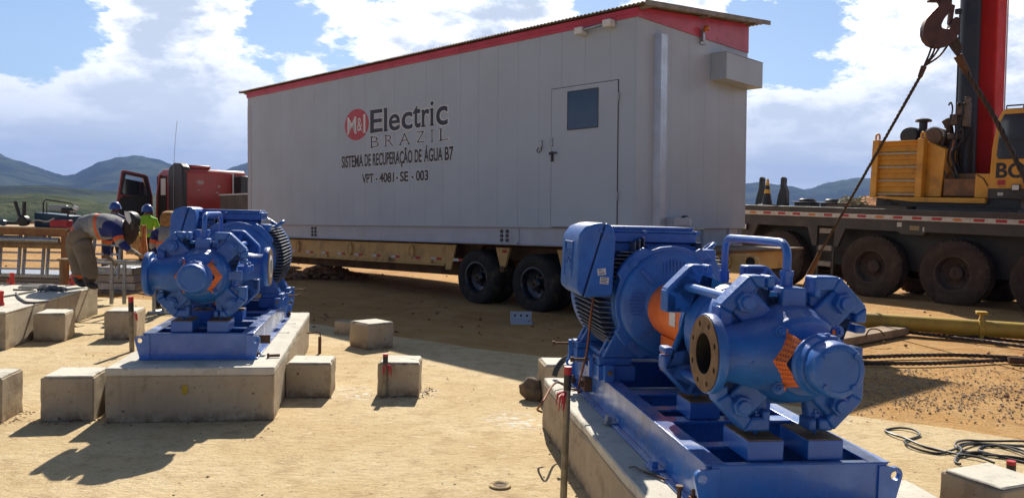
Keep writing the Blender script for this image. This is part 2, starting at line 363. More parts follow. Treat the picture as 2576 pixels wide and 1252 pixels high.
def mat_slab():
    m = bpy.data.materials.new('dusty_concrete_slab'); m.use_nodes = True; t = NT(m.node_tree); b = t.n['Principled BSDF']
    p = t.new('ShaderNodeNewGeometry').outputs['Position']
    col = t.mix(t.smooth(t.noise(p, .8, 7, .6), .35, .65), (.575, .43, .23), (.65, .515, .305))
    col = t.mix(t.smooth(t.noise(p, 5.5, 8, .65), .45, .7, 0, .6), col, (.40, .27, .14))
    col = t.mix(t.smooth(t.noise(p, 38, 6, .7), .54, .68, 0, .6), col, (.33, .215, .11))
    an = t.vmath('MULTIPLY', p, (1, 1.45, 1)).outputs[0]; col = t.mix(t.smooth(t.noise(an, 15, 8, .75), .585, .65, 0, .85), col, (.22, .14, .07)); col = t.mix(t.smooth(t.noise(an, 10, 8, .72, .4), .585, .66, 0, .75), col, (.70, .60, .42))
    fl = t.new('ShaderNodeTexVoronoi', Vector=p, Scale=13.0); sp = t.math('MULTIPLY', t.smooth(fl.outputs['Distance'], .10, .05), t.smooth(t.noise(p, 2.2, 3), .56, .66))
    col = t.mix(t.math('MULTIPLY', sp, .75), col, (.09, .06, .04))
    # white grout splashes beside the blocks and the pad
    w = 0.0
    for (x, y, r) in [(.02, 6.15, .34), (-1.42, 6.95, .36), (-.70, 6.98, .22), (-1.25, 6.78, .22), (.16, 6.0, .2)]:
        dd = t.vmath('DISTANCE', p, (x, y, .008)).outputs[1]; w = t.math('ADD', w, t.smooth(dd, r, r * .2))
    spl = t.math('MULTIPLY', w, t.smooth(t.noise(t.vmath('MULTIPLY', p, (1, 1.8, 1)).outputs[0], 11, 7, .7), .52, .57))
    col = t.mix(t.math('MULTIPLY', spl, .85, clamp=True), col, (.74, .72, .66))
    t.l.new(col, b.inputs['Base Color']); b.inputs['Roughness'].default_value = .92; b.inputs['Specular IOR Level'].default_value = .15
    h = t.math('ADD', t.math('MULTIPLY', t.noise(t.vmath('MULTIPLY', p, (1, 1.25, 1)).outputs[0], 14, 10, .72), 1.5), t.math('MULTIPLY', t.noise(p, 2.0, 5), .8))
    bn = t.new('ShaderNodeBump', Strength=.65, Distance=.03, Height=h); t.l.new(bn.outputs[0], b.inputs['Normal'])
    return m
def mat_hills():
    m = bpy.data.materials.new('hillside'); m.use_nodes = True; t = NT(m.node_tree); b = t.n['Principled BSDF']
    p = t.new('ShaderNodeNewGeometry').outputs['Position']
    r = t.vmath('LENGTH', p).outputs[1]
    f1 = t.smooth(t.noise(p, .0042, 10, .68, .6), .46, .58); f2 = t.noise(p, .045, 10, .78)
    near = t.mix(t.smooth(f2, .42, .6), (.045, .058, .024), (.10, .112, .048))
    near = t.mix(t.smooth(t.noise(p, .011, 7, .65), .50, .62), near, (.022, .035, .013))
    far = t.mix(f1, (.014, .022, .016), (.065, .085, .035)); far = t.mix(t.smooth(f2, .48, .60, 0, .85), far, (.014, .022, .014))
    col = t.mix(t.smooth(r, 700, 1100), near, far)
    earth = t.mix(t.smooth(t.noise(p, .12, 6), .4, .6), (.36, .17, .08), (.46, .25, .14))
    col = t.mix(t.smooth(r, 190, 120), col, earth)
    t.l.new(col, b.inputs['Base Color']); b.inputs['Roughness'].default_value = 1; b.inputs['Specular IOR Level'].default_value = .05
    bn = t.new('ShaderNodeBump', Strength=.8, Distance=14.0, Height=t.noise(p, .022, 8, .7)); t.l.new(bn.outputs[0], b.inputs['Normal'])
    return m
DIRT, SLABM, HILLM = mat_dirt(), mat_slab(), mat_hills()

def lerp_tab(tab, x):
    if x <= tab[0][0]: return tab[0][1]
    for (a, p), (b, q) in zip(tab, tab[1:]):
        if x <= b: return p + (q - p) * (x - a) / (b - a)
    return tab[-1][1]
def rise(v, u): return (539 + .0262 * (u - 1288) - v) / FPX            # tangent of the elevation
L1 = [(-900, 486), (0, 492), (105, 489), (211, 504), (292, 517), (420, 528), (600, 540), (1300, 548), (1880, 550), (2060, 535), (2095, 505), (2180, 494), (2233, 490), (2300, 489), (2576, 505), (3300, 520)]
L2 = [(-900, 455), (0, 465), (140, 468), (246, 480), (330, 484), (600, 500), (1300, 540), (2000, 560), (3300, 570)]
L3 = [(-900, 330), (-300, 372), (-60, 384), (0, 393), (67, 416), (130, 437), (158, 444), (186, 441), (215, 426), (246, 412), (292, 400), (348, 397), (387, 403), (415, 412), (470, 436), (525, 443), (570, 431), (621, 413), (720, 398), (900, 420), (1300, 470), (1700, 478), (1860, 468), (1914, 465), (1964, 469), (2022, 481), (2066, 467), (2110, 459), (2160, 452), (2200, 453), (2300, 470), (2600, 478), (3300, 450)]
def hgt(th, r):
    """terrain height in direction th (clockwise from straight ahead) at range r"""
    y = math.cos(th)
    if y > .25:
        u = W / 2 + FPX * math.tan(th); f = 1.0
    else: u = 3200 if th > 0 else -880; y = .5; f = .5
    right = max(0, min(1, (u - 1500) / 500))
    r1 = 430 * (1 - right) + 85 * right
    k = [(60, -.02), (r1 * .62, (-14 * (1 - right) + .4 * right)), (r1, 1.6 + r1 * y * rise(lerp_tab(L1, u), u)), (r1 * 1.6, -4 * (1 - right)), (1250, 1.6 + 1250 * y * rise(lerp_tab(L2, u), u)),
         (1900, 6), (4200, 1.6 + 4200 * y * rise(lerp_tab(L3, u), u)), (5600, 60), (9000, 20)]
    k.sort()
    for (a, p), (b, q) in zip(k, k[1:]):
        if r <= b:
            s = max(0, (r - a) / (b - a)); s = s * s * (3 - 2 * s); h = p + (q - p) * s; break
    else: h = 20
    P = Vector((math.sin(th) * r, math.cos(th) * r, 0))
    amp = min(1, max(0, (r - 75) / 400))
    nz = noise.fractal(P * .0016, 1.0, 2.1, 5) * 26 * min(1, max(0, (r - 900) / 2500)) * (0 if 3700 < r < 4600 else 1)
    nz += (noise.noise(P * .021) * 7 + noise.noise(P * .06) * 4 if 3000 < r < 5000 else 0)
    nz += noise.fractal(P * .012, .9, 2.0, 5) * 2.6 * amp + noise.noise(P * .09) * .25 * amp * 3 + noise.noise(P * .35) * (.16 if r < 130 else 2.0 if r > 2000 else .5)
    return h + nz
def build_ground():
    # near ground: a worked dirt yard, one sheet
    bm = bmesh.new(); rs = [0, 3, 6, 9, 12, 15, 18, 21, 24, 28, 32, 37, 43, 50, 61]; n = 120; prev = None
    for r in rs:
        ring = []
        for i in range(n if r else 1):
            th = 2 * math.pi * i / n; x, y = r * math.sin(th), r * math.cos(th)
            z = -.006 if r < 10 else -.006 + .05 * noise.noise(Vector((x, y, 0)) * .35)
            if r > 45: z -= .03
            ring.append(bm.verts.new((x, y, z)))
        if prev:
            for i in range(n):
                j = (i + 1) % n
                if len(prev) == 1: bm.faces.new((prev[0], ring[j], ring[i]))
                else: bm.faces.new((prev[i], prev[j], ring[j], ring[i]))
        prev = ring
    me = bpy.data.meshes.new('ground'); bmesh.ops.recalc_face_normals(bm, faces=bm.faces[:]); bm.to_mesh(me); bm.free()
    tag(link_mesh('ground', me, DIRT, ang=180), kind='structure')
    # everything beyond, out to the mountains
    bm = bmesh.new(); rs = [57]; 
    while rs[-1] < 9000: rs.append(rs[-1] * (1.035 if rs[-1] < 5000 else 1.12))
    ths = [R_(a) for a in np.concatenate([np.arange(-180, -44, 4), np.arange(-44, 44, .22), np.arange(44, 180, 4)])]
    rows = [[bm.verts.new((math.sin(t) * r, math.cos(t) * r, hgt(t, r))) for t in ths] for r in rs]
    for A, B in zip(rows, rows[1:]):
        for i in range(len(ths)):
            j = (i + 1) % len(ths); bm.faces.new((A[i], B[i], B[j], A[j]))
    me = bpy.data.meshes.new('hills'); bmesh.ops.recalc_face_normals(bm, faces=bm.faces[:]); bm.to_mesh(me); bm.free()
    tag(link_mesh('hills', me, HILLM, ang=180), kind='structure')
    # concrete working slab, flush with the dirt
    edge = [(9.0, 3.0), (6.2, 4.55), (3.9, 5.94), (2.73, 6.64), (1.5, 7.75), (.6, 8.75), (-1.2, 9.95), (-2.6, 10.9), (-4.2, 12.0), (-5.2, 13.2), (-12, 14.2), (-16, 9), (-16, -8), (9, -8)]
    b = MB(); pts = []
    for (a, c) in zip(edge, edge[1:] + edge[:1]):
        for k in range(8):
            t = k / 8; p = Vector((a[0] + (c[0] - a[0]) * t, a[1] + (c[1] - a[1]) * t, 0)); j = noise.noise(p * 1.3) * .06
            pts.append((p.x + j, p.y + j))
    b.prism(pts, 'z', -.05, .002)
    tag(b.build('concrete_slab', SLABM, smooth=False), kind='structure')
build_ground()

# ---------------------------------------------------------------- concrete pads and blocks
def weathered(o, amp=.006, cuts=10):
    amp *= .6
    """knocks the edges of a cast block about a little"""
    bm = bmesh.new(); bm.from_mesh(o.data)
    bmesh.ops.bevel(bm, geom=bm.edges[:], offset=.008, segments=1, affect='EDGES')
    bmesh.ops.subdivide_edges(bm, edges=[e for e in bm.edges if e.calc_length() > .05], cuts=cuts, use_grid_fill=True)
    for v in bm.verts: v.co += Vector((noise.noise(v.co * 9), noise.noise(v.co * 9 + Vector((5, 0, 0))), noise.noise(v.co * 9 + Vector((0, 7, 0))) * .6)) * amp
    lo = [min(v.co[i] for v in bm.verts) for i in range(3)]; hi = [max(v.co[i] for v in bm.verts) for i in range(3)]; mid = Vector([(a + c) / 2 for a, c in zip(lo, hi)])
    for v in bm.verts:
        e = sum(1 for i in range(3) if min(v.co[i] - lo[i], hi[i] - v.co[i]) < .022)
        if e >= 2:                                                        # chipped arrises
            k = max(0, noise.noise(v.co * 6 + Vector((3, 1, 2))) + .55 * noise.noise(v.co * 21) - .12); d = (mid - v.co).normalized(); v.co += Vector((d.x, d.y, d.z)) * min(.018, k * (.020 if e == 2 else .035))
    bm.to_mesh(o.data); bm.free(); o.data.polygons.foreach_set('use_smooth', [False] * len(o.data.polygons))
PUMPS = [dict(loc=(-2.414, 6.132), rz=.172, y0=-.309, y1=2.964, lat=.014), dict(loc=(1.233, 3.298), rz=.138, y0=-.62, y1=2.77, lat=0.0)]
for P, lab, PH in zip(PUMPS, ('long concrete plinth under the smaller looking blue pump beside the grey block', 'long concrete plinth under the near blue pump with the zinc pipe standing against it'), (.405, .376)):
    root = empty('concrete_plinth', (*P['loc'], 0), P['rz'], lab, 'plinth')
    b = MB().box(-.594 + P['lat'], .594 + P['lat'], P['y0'], P['y1'], 0, PH - .058); o = b.build('plinth_body', CONC, root, smooth=False); weathered(o, .005, 14)
    b = MB().box(-.597 + P['lat'], .597 + P['lat'], P['y0'] - .003, P['y1'] + .003, PH - .057, PH); o = b.build('top_screed', CONC_TOP, root, smooth=False); weathered(o, .003, 16)
    if PH > .39:
        pts = [(-.03 + .022 * math.cos(k * .7) * (1 + .5 * noise.noise(Vector((k, 0, 0)))), .245 + .04 * math.sin(k * .7) * (1 + .6 * noise.noise(Vector((0, k * 1.7, 0))))) for k in range(9)]
        MB().prism(pts, 'y', P['y0'] - .009, P['y0'] - .004).build('paint_mark', pm('yellow_marking_paint', (.50, .36, .02), (.40, .28, .03), 40, .8), root, smooth=False)
def far_pad():
    a, c = Vector((-5.40, 8.46, 0)), Vector((-5.97, 11.45, 0)); d = (c - a).normalized(); nrm = Vector((-d.y, d.x, 0))
    root = empty('concrete_plinth', a, math.atan2(d.y, d.x) - math.pi / 2, 'bare concrete plinth with rods and tools lying on it, below the bending worker', 'plinth')
    L = (c - a).length
    o = MB().box(-1.25, 0, 0, L, 0, .39).build('plinth_body', CONC, root, smooth=False); weathered(o, .005, 14)
    o = MB().box(-1.253, .003, -.003, L + .003, .391, .415).build('top_screed', CONC_TOP, root, smooth=False); weathered(o, .003, 14)
far_pad()
def block(A, B, depth, h, label, name='concrete_block', cap=True):
    """cast block standing on the slab: A-B is its front bottom edge"""
    A, B = Vector((*A, 0)), Vector((*B, 0)); d = B - A; L = d.length
    root = empty(name, A, math.atan2(d.y, d.x), label, 'block', 'small cast concrete blocks')
    o = MB().box(0, L, 0, depth, 0, h - (.012 if cap else 0)).build('block_body', CONC, root, smooth=False); weathered(o, .006, 7)
    if cap:
        i = .018
        o = MB().box(i, L - i * .4, i * .3, depth - i, h - .0121, h).build('top_screed', CONC_TOP, root, smooth=False); weathered(o, .004, 7)
block((-1.13, 6.79), (-.77, 6.81), .37, .30, 'concrete block with a red tipped pipe against its front face')
block((-1.63, 9.06), (-1.37, 9.32), .37, .30, 'concrete block turned corner on towards the viewer, in front of the trailer shadow')
block((-2.26, 10.17), (-1.86, 10.07), .16, .17, 'low grey precast piece half hidden behind the corner on block', cap=False)
block((-1.885, 6.66), (-1.51, 6.70), .37, .30, 'concrete block close against the right side of the left pump plinth')
block((-3.40, 5.72), (-3.045, 5.785), .37, .335, 'concrete block close against the left side of the left pump plinth')
block((-3.98, 5.60), (-3.64, 5.66), .36, .335, 'concrete block cut off by the left edge of the picture')
block((-5.44, 9.02), (-5.12, 9.10), .42, .33, 'concrete block against the bare plinth with the rods on top')
block((-4.77, 9.29), (-4.42, 9.36), .42, .34, 'concrete block with a red tape mark on its corner, below the cable ladder')
block((2.22, 4.02), (2.36, 3.72), .36, .36, 'concrete block in the lower right corner behind the taped pipe')
block((1.83, 3.76), (2.14, 3.80), .33, .27, 'concrete block peeping out beside the front of the near pump plinth')
block((.30, 6.66), (.62, 6.70), .36, .34, 'concrete block behind the far end of the near pump plinth')

# ================================================================= BLUE PUMP SETS
ZA = .655                                                            # shaft height above the plinth
def claw_plate(y0, y1, ym, front):
    """pump end casing: octagonal plate with four notches, hollow hooked corners and a diagonal arm to each tie bolt"""
    b = MB(); s = -1 if front else 1
    ya, yb = (ym, y1) if front else (y0, ym)
    oct_ = []
    for k in range(4):
        q = [(.09, .20), (.09, .335), (.205, .335), (.335, .205), (.335, .135), (.295, .135), (.295, .105), (.20, .09)]
        c, sn = [(1, 0), (0, -1), (-1, 0), (0, 1)][k]
        oct_ += [(x * c + y * sn, -x * sn + y * c) for x, y in q]
    # rotate so that the list runs clockwise round the plate
    b.prism([(x, ZA + z) for x, z in oct_], 'y', ya + (-.008 if front else 0), yb)
    for k in range(4):
        a = math.pi / 2 * k; M = Matrix.Translation((0, 0, ZA)) @ Matrix.Rotation(a, 4, 'Y')
        for poly in ([(.09, .275), (.09, .336), (.206, .336), (.174, .275)], [(.206, .336), (.336, .206), (.283, .170), (.172, .280)], [(.336, .206), (.336, .136), (.283, .136), (.283, .172)]):
            b.prism(poly, 'y', y0, y1, M)
        # arm to the tie bolt
        b.prism([(.085, .18), (.18, .085), (.288, .195), (.292, .245), (.245, .292), (.195, .288)], 'y', y0 + (.012 if front else 0), y1 - (0 if front else .012), M)
        # hook lips beside the notches
        b.box(.09, .122, y0, y1, .245, .30, M); b.box(.283, .336, y0, y1, .09, .125, M)
    return b
def hexnut(b, x, z, y, t, r, ph=0.3):
    b.lathe([(r, y), (r, y + t)], 'y', (x, 0, z), 6, ph=ph)
def lug_mesh(side):
    s = side
    out = [(0, .2), (.0, 0), (-.025, 0), (.012, .03)]
    pts = [(-.05, .0), (.0, .0), (.05, .135)]
    arc = [(.028 + .030 * math.cos(a), .155 + .034 * math.sin(a)) for a in np.linspace(-.3, math.pi * .6, 9)]
    pts = [(-.05, 0), (.018, 0)] + arc + [(-.02, .195), (-.05, .195)]
    return outline_mesh([[(x * s, z) for x, z in pts], circle_pts(.024 * s, .152, .020, 16)], .022)

def make_pump(lab):
    T = empty('pump_set', (0, 0, 0), 0, lab, 'pump', 'blue motor driven pumps on plinths')
    # ---- skid
    b = MB()
    for s in (-1, 1):
        x0, x1 = sorted((s * .318, s * .410)); b.box(x0, x1, 0.012, 2.58, .196, .21)              # top flange
        x0, x1 = sorted((s * .392, s * .404)); b.box(x0, x1, 0.012, 2.58, .0141, .1959)           # web
        x0, x1 = sorted((s * .330, s * .440)); b.box(x0, x1, 0.012, 2.58, .001, .014)             # foot flange
        for y in (.5, 1.0, 1.5, 2.0):
            x0, x1 = sorted((s * .335, s * .3919)); b.box(x0, x1, y, y + .01, .0145, .1955)
    skid = b.build('skid_frame', BLUE_DUSTY, T, .003)
    for y0, y1 in ((.27, .345), (.70, .80), (.94, 1.02), (1.30, 1.42), (2.30, 2.42)):
        b = MB(); b.box(-.3175, .3175, y0, y1, .194, .208); b.box(-.3175, .3175, (y0 + y1) / 2 - .006, (y0 + y1) / 2 + .006, .0142, .1939)
        b.build('cross_member', BLUE_DUSTY, skid, .002)
    for y in (0, 2.581):
        b = MB().box(-.385, .385, y, y + .0115, .002, .207)
        if y == 0: b.box(-.410, .410, y - .0, y + .0118, .2072, .2115); b.box(-.318, .318, y + .012, y + .045, .196, .2085)
        e = b.build('end_plate', BLUE_DUSTY, skid, .002)
    for y in (.001, 2.588):
        for s in (-1, 1):
            me = lug_mesh(s); o = link_mesh('lifting_lug', me, BLUE_DUSTY, skid, .002); o.location = (s * .405, y, .002); o.rotation_euler = (R_(90), 0, 0)
    # foundation bolts along the feet
    for s in (-1, 1):
        for y in (.10, 2.5):
            b = MB().cyl((s * .425, y, .014), (s * .425, y, .075), .010, 8); hexn = b.lathe([(.02, .028), (.02, .046)], 'z', (s * .425, y, 0), 6); b.build('anchor_bolt', RUST, skid)
    for y in (.55, 1.40):
        b = MB().box(-.46, -.43, y, y + .05, .0145, .055).box(-.475, -.405, y - .03, y + .08, .0150, .022); b.build('clamp_plate', GALV if y > 1 else BLUE_DUSTY, skid, .002)
    # earthing boss on the web, with the copper lead that hangs from the terminal box
    b = MB().box(-.455, -.4045, 2.02, 2.10, .06, .15); ea = b.build('earth_lug', RUST, skid, .003)
    b = MB().lathe([(.022, -.475), (.022, -.456)], 'x', (0, 2.06, .105), 6); b.build('earth_bolt', BARE, ea)
    # small clip angle on the other side
    b = MB().box(.4045, .50, .30, .312, .08, .15); b.build('clip_angle', RUST, skid, .002)
    # ---- pedestals
    for (y0, y1) in ((.04, .30), (.72, .92)):
        for s in (-1, 1):
            x0, x1 = sorted((s * .055, s * .215))
            o = MB().box(x0, x1, y0, y1, .2121, .296).build('pedestal', BLUE, T, .003)
            MB().box(x0 + .003, x1 - .003, y0 + .003, y1 - .003, .2961, .301).build('machined_top', BARE, o)
    # ---- pump
    MB_front = claw_plate(.10, .20, .15, True); fp = MB_front.build('front_casing', BLUE_CAST, T, .011, seg=3)
    rp = claw_plate(.79, .885, .84, False).build('rear_casing', BLUE_CAST, T, .011, seg=3)
    for pl, y, d in ((fp, .112, -1), (rp, .873, 1)):
        for sx in (-1, 1):
            for sz in (-1, 1):
                b = MB(); x, z = sx * .222, ZA + sz * .222
                hexnut(b, x, z, y if d > 0 else y - .036, .036, .047, .2 * sx); b.lathe([(.029, y + d * .036 - .018), (.030, y + d * .036 - .002 + .02)], 'y', (x, 0, z), 16)
                b.build('tie_nut', BLUE_CAST, pl, .003)
        for sx in (-1, 1):                                                 # foot bolts in their slots
            b = MB(); x = sx * .138; hexnut_y = (y + .03) if d < 0 else (y - .03)
            b.lathe([(.019, .372), (.019, .390)], 'z', (x, hexnut_y, 0), 6); b.cyl((x, hexnut_y, .30), (x, hexnut_y, .405), .010, 8); b.build('foot_bolt', BLUE_CAST, pl)
    for sx in (-1, 1):
        for sz in (-1, 1):
            MB().cyl((sx * .222, .17, ZA + sz * .222), (sx * .222, .82, ZA + sz * .222), .0225, 16).build('tie_rod', BLUE, T)
    prof = [(.20, .19), (.236, .20)]
    for k in range(4):
        y = .21 + k * .145; prof += [(.236, y + .008), (.244, y + .012), (.244, y + .125), (.236, y + .129), (.233, y + .137)]
    prof += [(.236, .80), (.20, .81)]
    MB().lathe(prof, 'y', (0, 0, ZA), 48).build('stage_barrel', BLUE_CAST, T)
    # suction side: bell behind the bearing, blended into the side nozzle
    b = MB().lathe([(.215, .19), (.222, .165), (.222, .14), (.214, .11), (.208, .10), (.204, .07), (.196, .045), (.186, .035), (.182, .012), (.176, -.002), (.160, -.012), (.154, -.020), (.150, -.030), (.10, -.032)], 'y', (0, 0, ZA), 56)
    sc = b.build('suction_bell', BLUE_CAST, T)
    # nozzle: stout neck growing into the bell
    b = MB(); b.lathe([(.0865, -.20), (.0865, -.402), (.165, -.402), (.168, -.398), (.168, -.366), (.165, -.362), (.122, -.358), (.116, -.34), (.119, -.30), (.130, -.25), (.145, -.19), (.158, -.12), (.166, -.05), (.168, .0)], 'x', (0, .09, ZA + .005), 48)
    b.box(-.262, -.222, -.036, -.028, ZA - .03, ZA + .005); b.lathe([(.009, -.046), (.009, -.028)], 'y', (-.242, 0, ZA - .012), 10)
    nz = b.build('suction_nozzle', BLUE_CAST, T, 0)
    b = MB().box(.20, .30, .06, .14, ZA - .035, ZA + .035); b.build('vent_boss', BLUE_CAST, T, .006)
    holes = [circle_pts(0, 0, .0865, 40)] + [circle_pts(.130 * math.cos(a), .130 * math.sin(a), .0125, 14) for a in np.arange(8) * math.pi / 4 + math.pi / 8]
    def flange_face(name, mat, parent, x, y, sgn, hol):
        me = outline_mesh([circle_pts(0, 0, .160, 56)] + hol, .004); o = link_mesh(name, me, mat, parent); o.location = (x, y, ZA + .005); o.rotation_euler = (R_(90), 0, R_(90)); return o
    flange_face('flange_face', BARE, nz, -.4055, .09, -1, holes)
    b = MB(); b.lathe([(.0862, -.405), (.0862, -.205), (.0, -.2045)], 'x', (0, .09, ZA + .005), 40, cap=False)
    for a in np.arange(8) * math.pi / 4 + math.pi / 8: b.lathe([(.0124, -.4035), (.0124, -.4031)], 'x', (0, .09 + .130 * math.cos(a), ZA + .005 + .130 * math.sin(a)), 12)
    b.build('bore', BORE, nz)
    # delivery nozzle on the other side
    b = MB().lathe([(.165, .442), (.168, .438), (.168, .402), (.165, .398), (.112, .394), (.106, .37), (.110, .31), (.13, .24), (.15, .16), (.155, .0)], 'x', (0, .70, ZA + .03), 48)
    dn = b.build('delivery_nozzle', BLUE_CAST, T)
    me = outline_mesh([circle_pts(0, 0, .160, 48), circle_pts(0, 0, .098, 32)], .004); o = link_mesh('flange_face', me, BARE, dn); o.location = (.4455, .70, ZA + .03); o.rotation_euler = (R_(90), 0, R_(90))
    b = MB().lathe([(.100, .4425), (.100, .4475), (.092, .450)], 'x', (0, .70, ZA + .03), 32); b.build('flange_cover', STICKER, dn)
    b = MB(); b.lathe([(.070, .4503), (.070, .4515)], 'x', (0, .70, ZA + .03), 24); b.build('cover_mark', GALV, dn)
    # side joint bolts between the claws
    for y in (.30, .45, .6): MB().box(.225, .335, y, y + .045, ZA + .01, ZA + .06).lathe([(.018, ZA + .055), (.018, ZA + .08)], 'z', (.30, y + .022, 0), 6).build('joint_bracket', BLUE_CAST, T, .004)
    # cast block at the top carrying the balance pipe
    b = MB().box(-.055, .055, .105, .2, ZA + .17, ZA + .285).box(-.17, -.056, .16, .22, ZA + .20, ZA + .262).box(.056, .13, .16, .22, ZA + .20, ZA + .262)
    b.build('pipe_boss', BLUE_CAST, T, .008)
    pts = [(0, .185, .955), (0, .185, 1.06)] + [(0, .255 - .07 * math.cos(a), 1.06 + .07 * math.sin(a)) for a in np.linspace(.2, 1.57, 6)] + [(0, .40, 1.132), (0, .72, 1.132)] + [(0, .795 + .07 * math.sin(a), 1.06 + .072 * math.cos(a)) for a in np.linspace(.1, 1.45, 6)] + [(0, .865, 1.03), (0, .865, .93)]
    bp = MB().tube(pts, .0185, 14).build('balance_pipe', BLUE, T)
    b = MB().lathe([(.033, .985), (.033, 1.008)], 'z', (0, .185, 0), 6).lathe([(.026, .92), (.026, .985)], 'z', (0, .185, 0), 16)
    b.build('pipe_coupling', BLUE, bp); MB().lathe([(.026, .90), (.026, .96)], 'z', (0, .865, 0), 16).build('pipe_socket', BLUE, bp)
    # bearing housing
    b = MB().lathe([(.10, -.033), (.085, -.04), (.082, -.118), (.120, -.123), (.126, -.130), (.126, -.142), (.118, -.150), (.115, -.192), (.1, -.197)], 'y', (0, 0, ZA), 48)
    b.box(-.035, .035, -.190, -.147, ZA + .10, ZA + .122); b.cyl((.0, -.17, ZA + .118), (.0, -.17, ZA + .132), .012, 8)
    bh = b.build('bearing_housing', BLUE_CAST, T, .002)
    b = MB().lathe([(.09, -.193), (.107, -.197), (.110, -.202), (.107, -.262), (.102, -.272), (.098, -.275), (.082, -.276), (.080, -.272), (.02, -.271)], 'y', (0, 0, ZA), 48)
    ec = b.build('end_cap', BLUE_CAST, bh)
    for a in (.75, 2.35, 3.95, 5.45):
        b = MB(); hexnut(b, .086 * math.cos(a), ZA + .086 * math.sin(a), -.284, .012, .0125); b.build('cap_screw', BLUE_CAST, ec)
    for sx in (-1, 1):
        for sz in (-1, 1):
            b = MB(); x, z = sx * .125, ZA + sz * .118
            b.lathe([(.026, -.036), (.026, -.018)], 'y', (x, 0, z), 12); hexnut(b, x, z, -.050, .014, .017); b.cyl((x, -.05, z), (x, -.066, z), .009, 8); b.build('gland_stud', BLUE_CAST, T)
    # perforated orange guards over the seal chamber, folded to a ridge
    for sx in (-1, 1):
        b = MB(); nx, nz_ = 13, 21; th = .0025
        def gpnt(i, k, off):
            t = i / nx; w = k / nz_                                         # i along the shaft, k upward
            y = -.036 - t * .082; z = (w - .5) * (.225 - .04 * t)
            x = .178 - abs(z) * .74 - t * .036
            return Vector((sx * (x + off), y, ZA + z))
        for i in range(nx):
            for k in range(nz_):
                hole = i % 2 == 1 and k % 2 == 1 and 0 < i < nx - 1 and 0 < k < nz_ - 1
                if hole: continue
                p = [gpnt(i, k, 0), gpnt(i + 1, k, 0), gpnt(i + 1, k + 1, 0), gpnt(i, k + 1, 0)]; q = [gpnt(i, k, th), gpnt(i + 1, k, th), gpnt(i + 1, k + 1, th), gpnt(i, k + 1, th)]
                b.hexa(p + q)
        for e in (-1, 1):                                                   # hooked tabs
            z = ZA + e * .118
            b.box(*sorted((sx * .098, sx * .136)), -.0405, -.0365, z - .009, z + .009)
        b.build('seal_guard', ORANGE, T, smooth=False)
    b = MB().lathe([(.083, -.036), (.083, -.117)], 'y', (0, 0, ZA), 24).build('seal_chamber', BORE, T)
    # rear bearing bracket and coupling guard
    b = MB().lathe([(.225, .86), (.23, .885), (.215, .93), (.19, .985), (.165, 1.03), (.155, 1.06), (.10, 1.065)], 'y', (0, 0, ZA), 40).build('rear_bracket', BLUE_CAST, T)
    b = MB().lathe([(.168, 1.04), (.172, 1.05), (.172, 1.60), (.166, 1.615)], 'y', (0, 0, ZA + .01), 40); b.box(-.10, .10, 1.1, 1.55, .30, ZA - .14)
    cg = b.build('coupling_guard', ORANGE, T)
    b = MB().box(-.1745, -.1735, 1.10, 1.20, ZA - .03, ZA + .045); b.build('paper_label', STICKER, cg)
    # ---- motor
    ZM = .69; Y0, Y1 = 1.66, 2.53
    b = MB().lathe([(.34, Y0 + .06), (.365, Y0 + .09), (.365, Y1 - .03)], 'y', (0, 0, ZM), 48)
    b.lathe([(.432, Y1 - .02), (.44, Y1), (.435, Y1 + .10), (.38, Y1 + .13), (.2, Y1 + .132)], 'y', (0, 0, ZM), 48)
    mf = b.build('motor_frame', BLUE_CAST, T)
    b = MB()
    for k in range(76):
        a = 2 * math.pi * k / 76; deg = math.degrees(a) % 360
        if 232 < deg < 308: continue
        # fins lie level on the flanks and stand up on top
        if abs(math.cos(a)) > .55:
            z = ZM + math.sin(a) * .40; x = math.copysign(math.sqrt(max(.36 ** 2 - (z - ZM) ** 2, .02)), math.cos(a)); xe = math.copysign(math.sqrt(.445 ** 2 - (z - ZM) ** 2), x)
            b.box(*sorted((x * .98, xe)), Y0 + .085, Y1 - .015, z - .0035, z + .0035)
        else:
            x = math.cos(a) * .40; z0 = ZM + math.copysign(math.sqrt(max(.36 ** 2 - x * x, .02)), math.sin(a)); z1 = ZM + math.copysign(math.sqrt(.44 ** 2 - x * x), math.sin(a))
            if abs(z1 - ZM) < abs(z0 - ZM) + .01: continue
            b.box(x - .0035, x + .0035, Y0 + (.62 if math.sin(a) > 0 and -.13 < x < .20 else .085), Y1 - .015, *sorted((z0, z1)))
    b.build('cooling_fins', FINM, mf, smooth=False)
    # end shield: round-cornered square plate, ribbed recesses
    sq = []
    for k in range(4):
        for a in np.linspace(-.30, .30, 5): sq.append((.395 * math.cos(a + math.pi / 2 * k + math.pi / 4), ZM + .395 * math.sin(a + math.pi / 2 * k + math.pi / 4)))
        for a in np.linspace(-.42, .42, 5): sq.append((.36 * math.cos(a + math.pi / 2 * (k + 1)), ZM + .36 * math.sin(a + math.pi / 2 * (k + 1))))
    b = MB().prism(sq, 'y', Y0 + .015, Y0 + .074); b.lathe([(.335, Y0 + .016), (.325, Y0 - .01), (.30, Y0 - .022), (.17, Y0 - .03), (.16, Y0 - .04), (.12, Y0 - .045)], 'y', (0, 0, ZM), 48)
    es = b.build('end_shield', BLUE_CAST, T, .008)
    for k in range(4):
        a = math.pi / 2 * k + math.pi / 4; b = MB(); hexnut(b, .355 * math.cos(a), ZM + .355 * math.sin(a), Y0 - .003, .018, .026); b.lathe([(.038, Y0 + .008), (.038, Y0 + .016)], 'y', (.355 * math.cos(a), 0, ZM + .355 * math.sin(a)), 16); b.build('shield_bolt', BLUE_CAST, es)
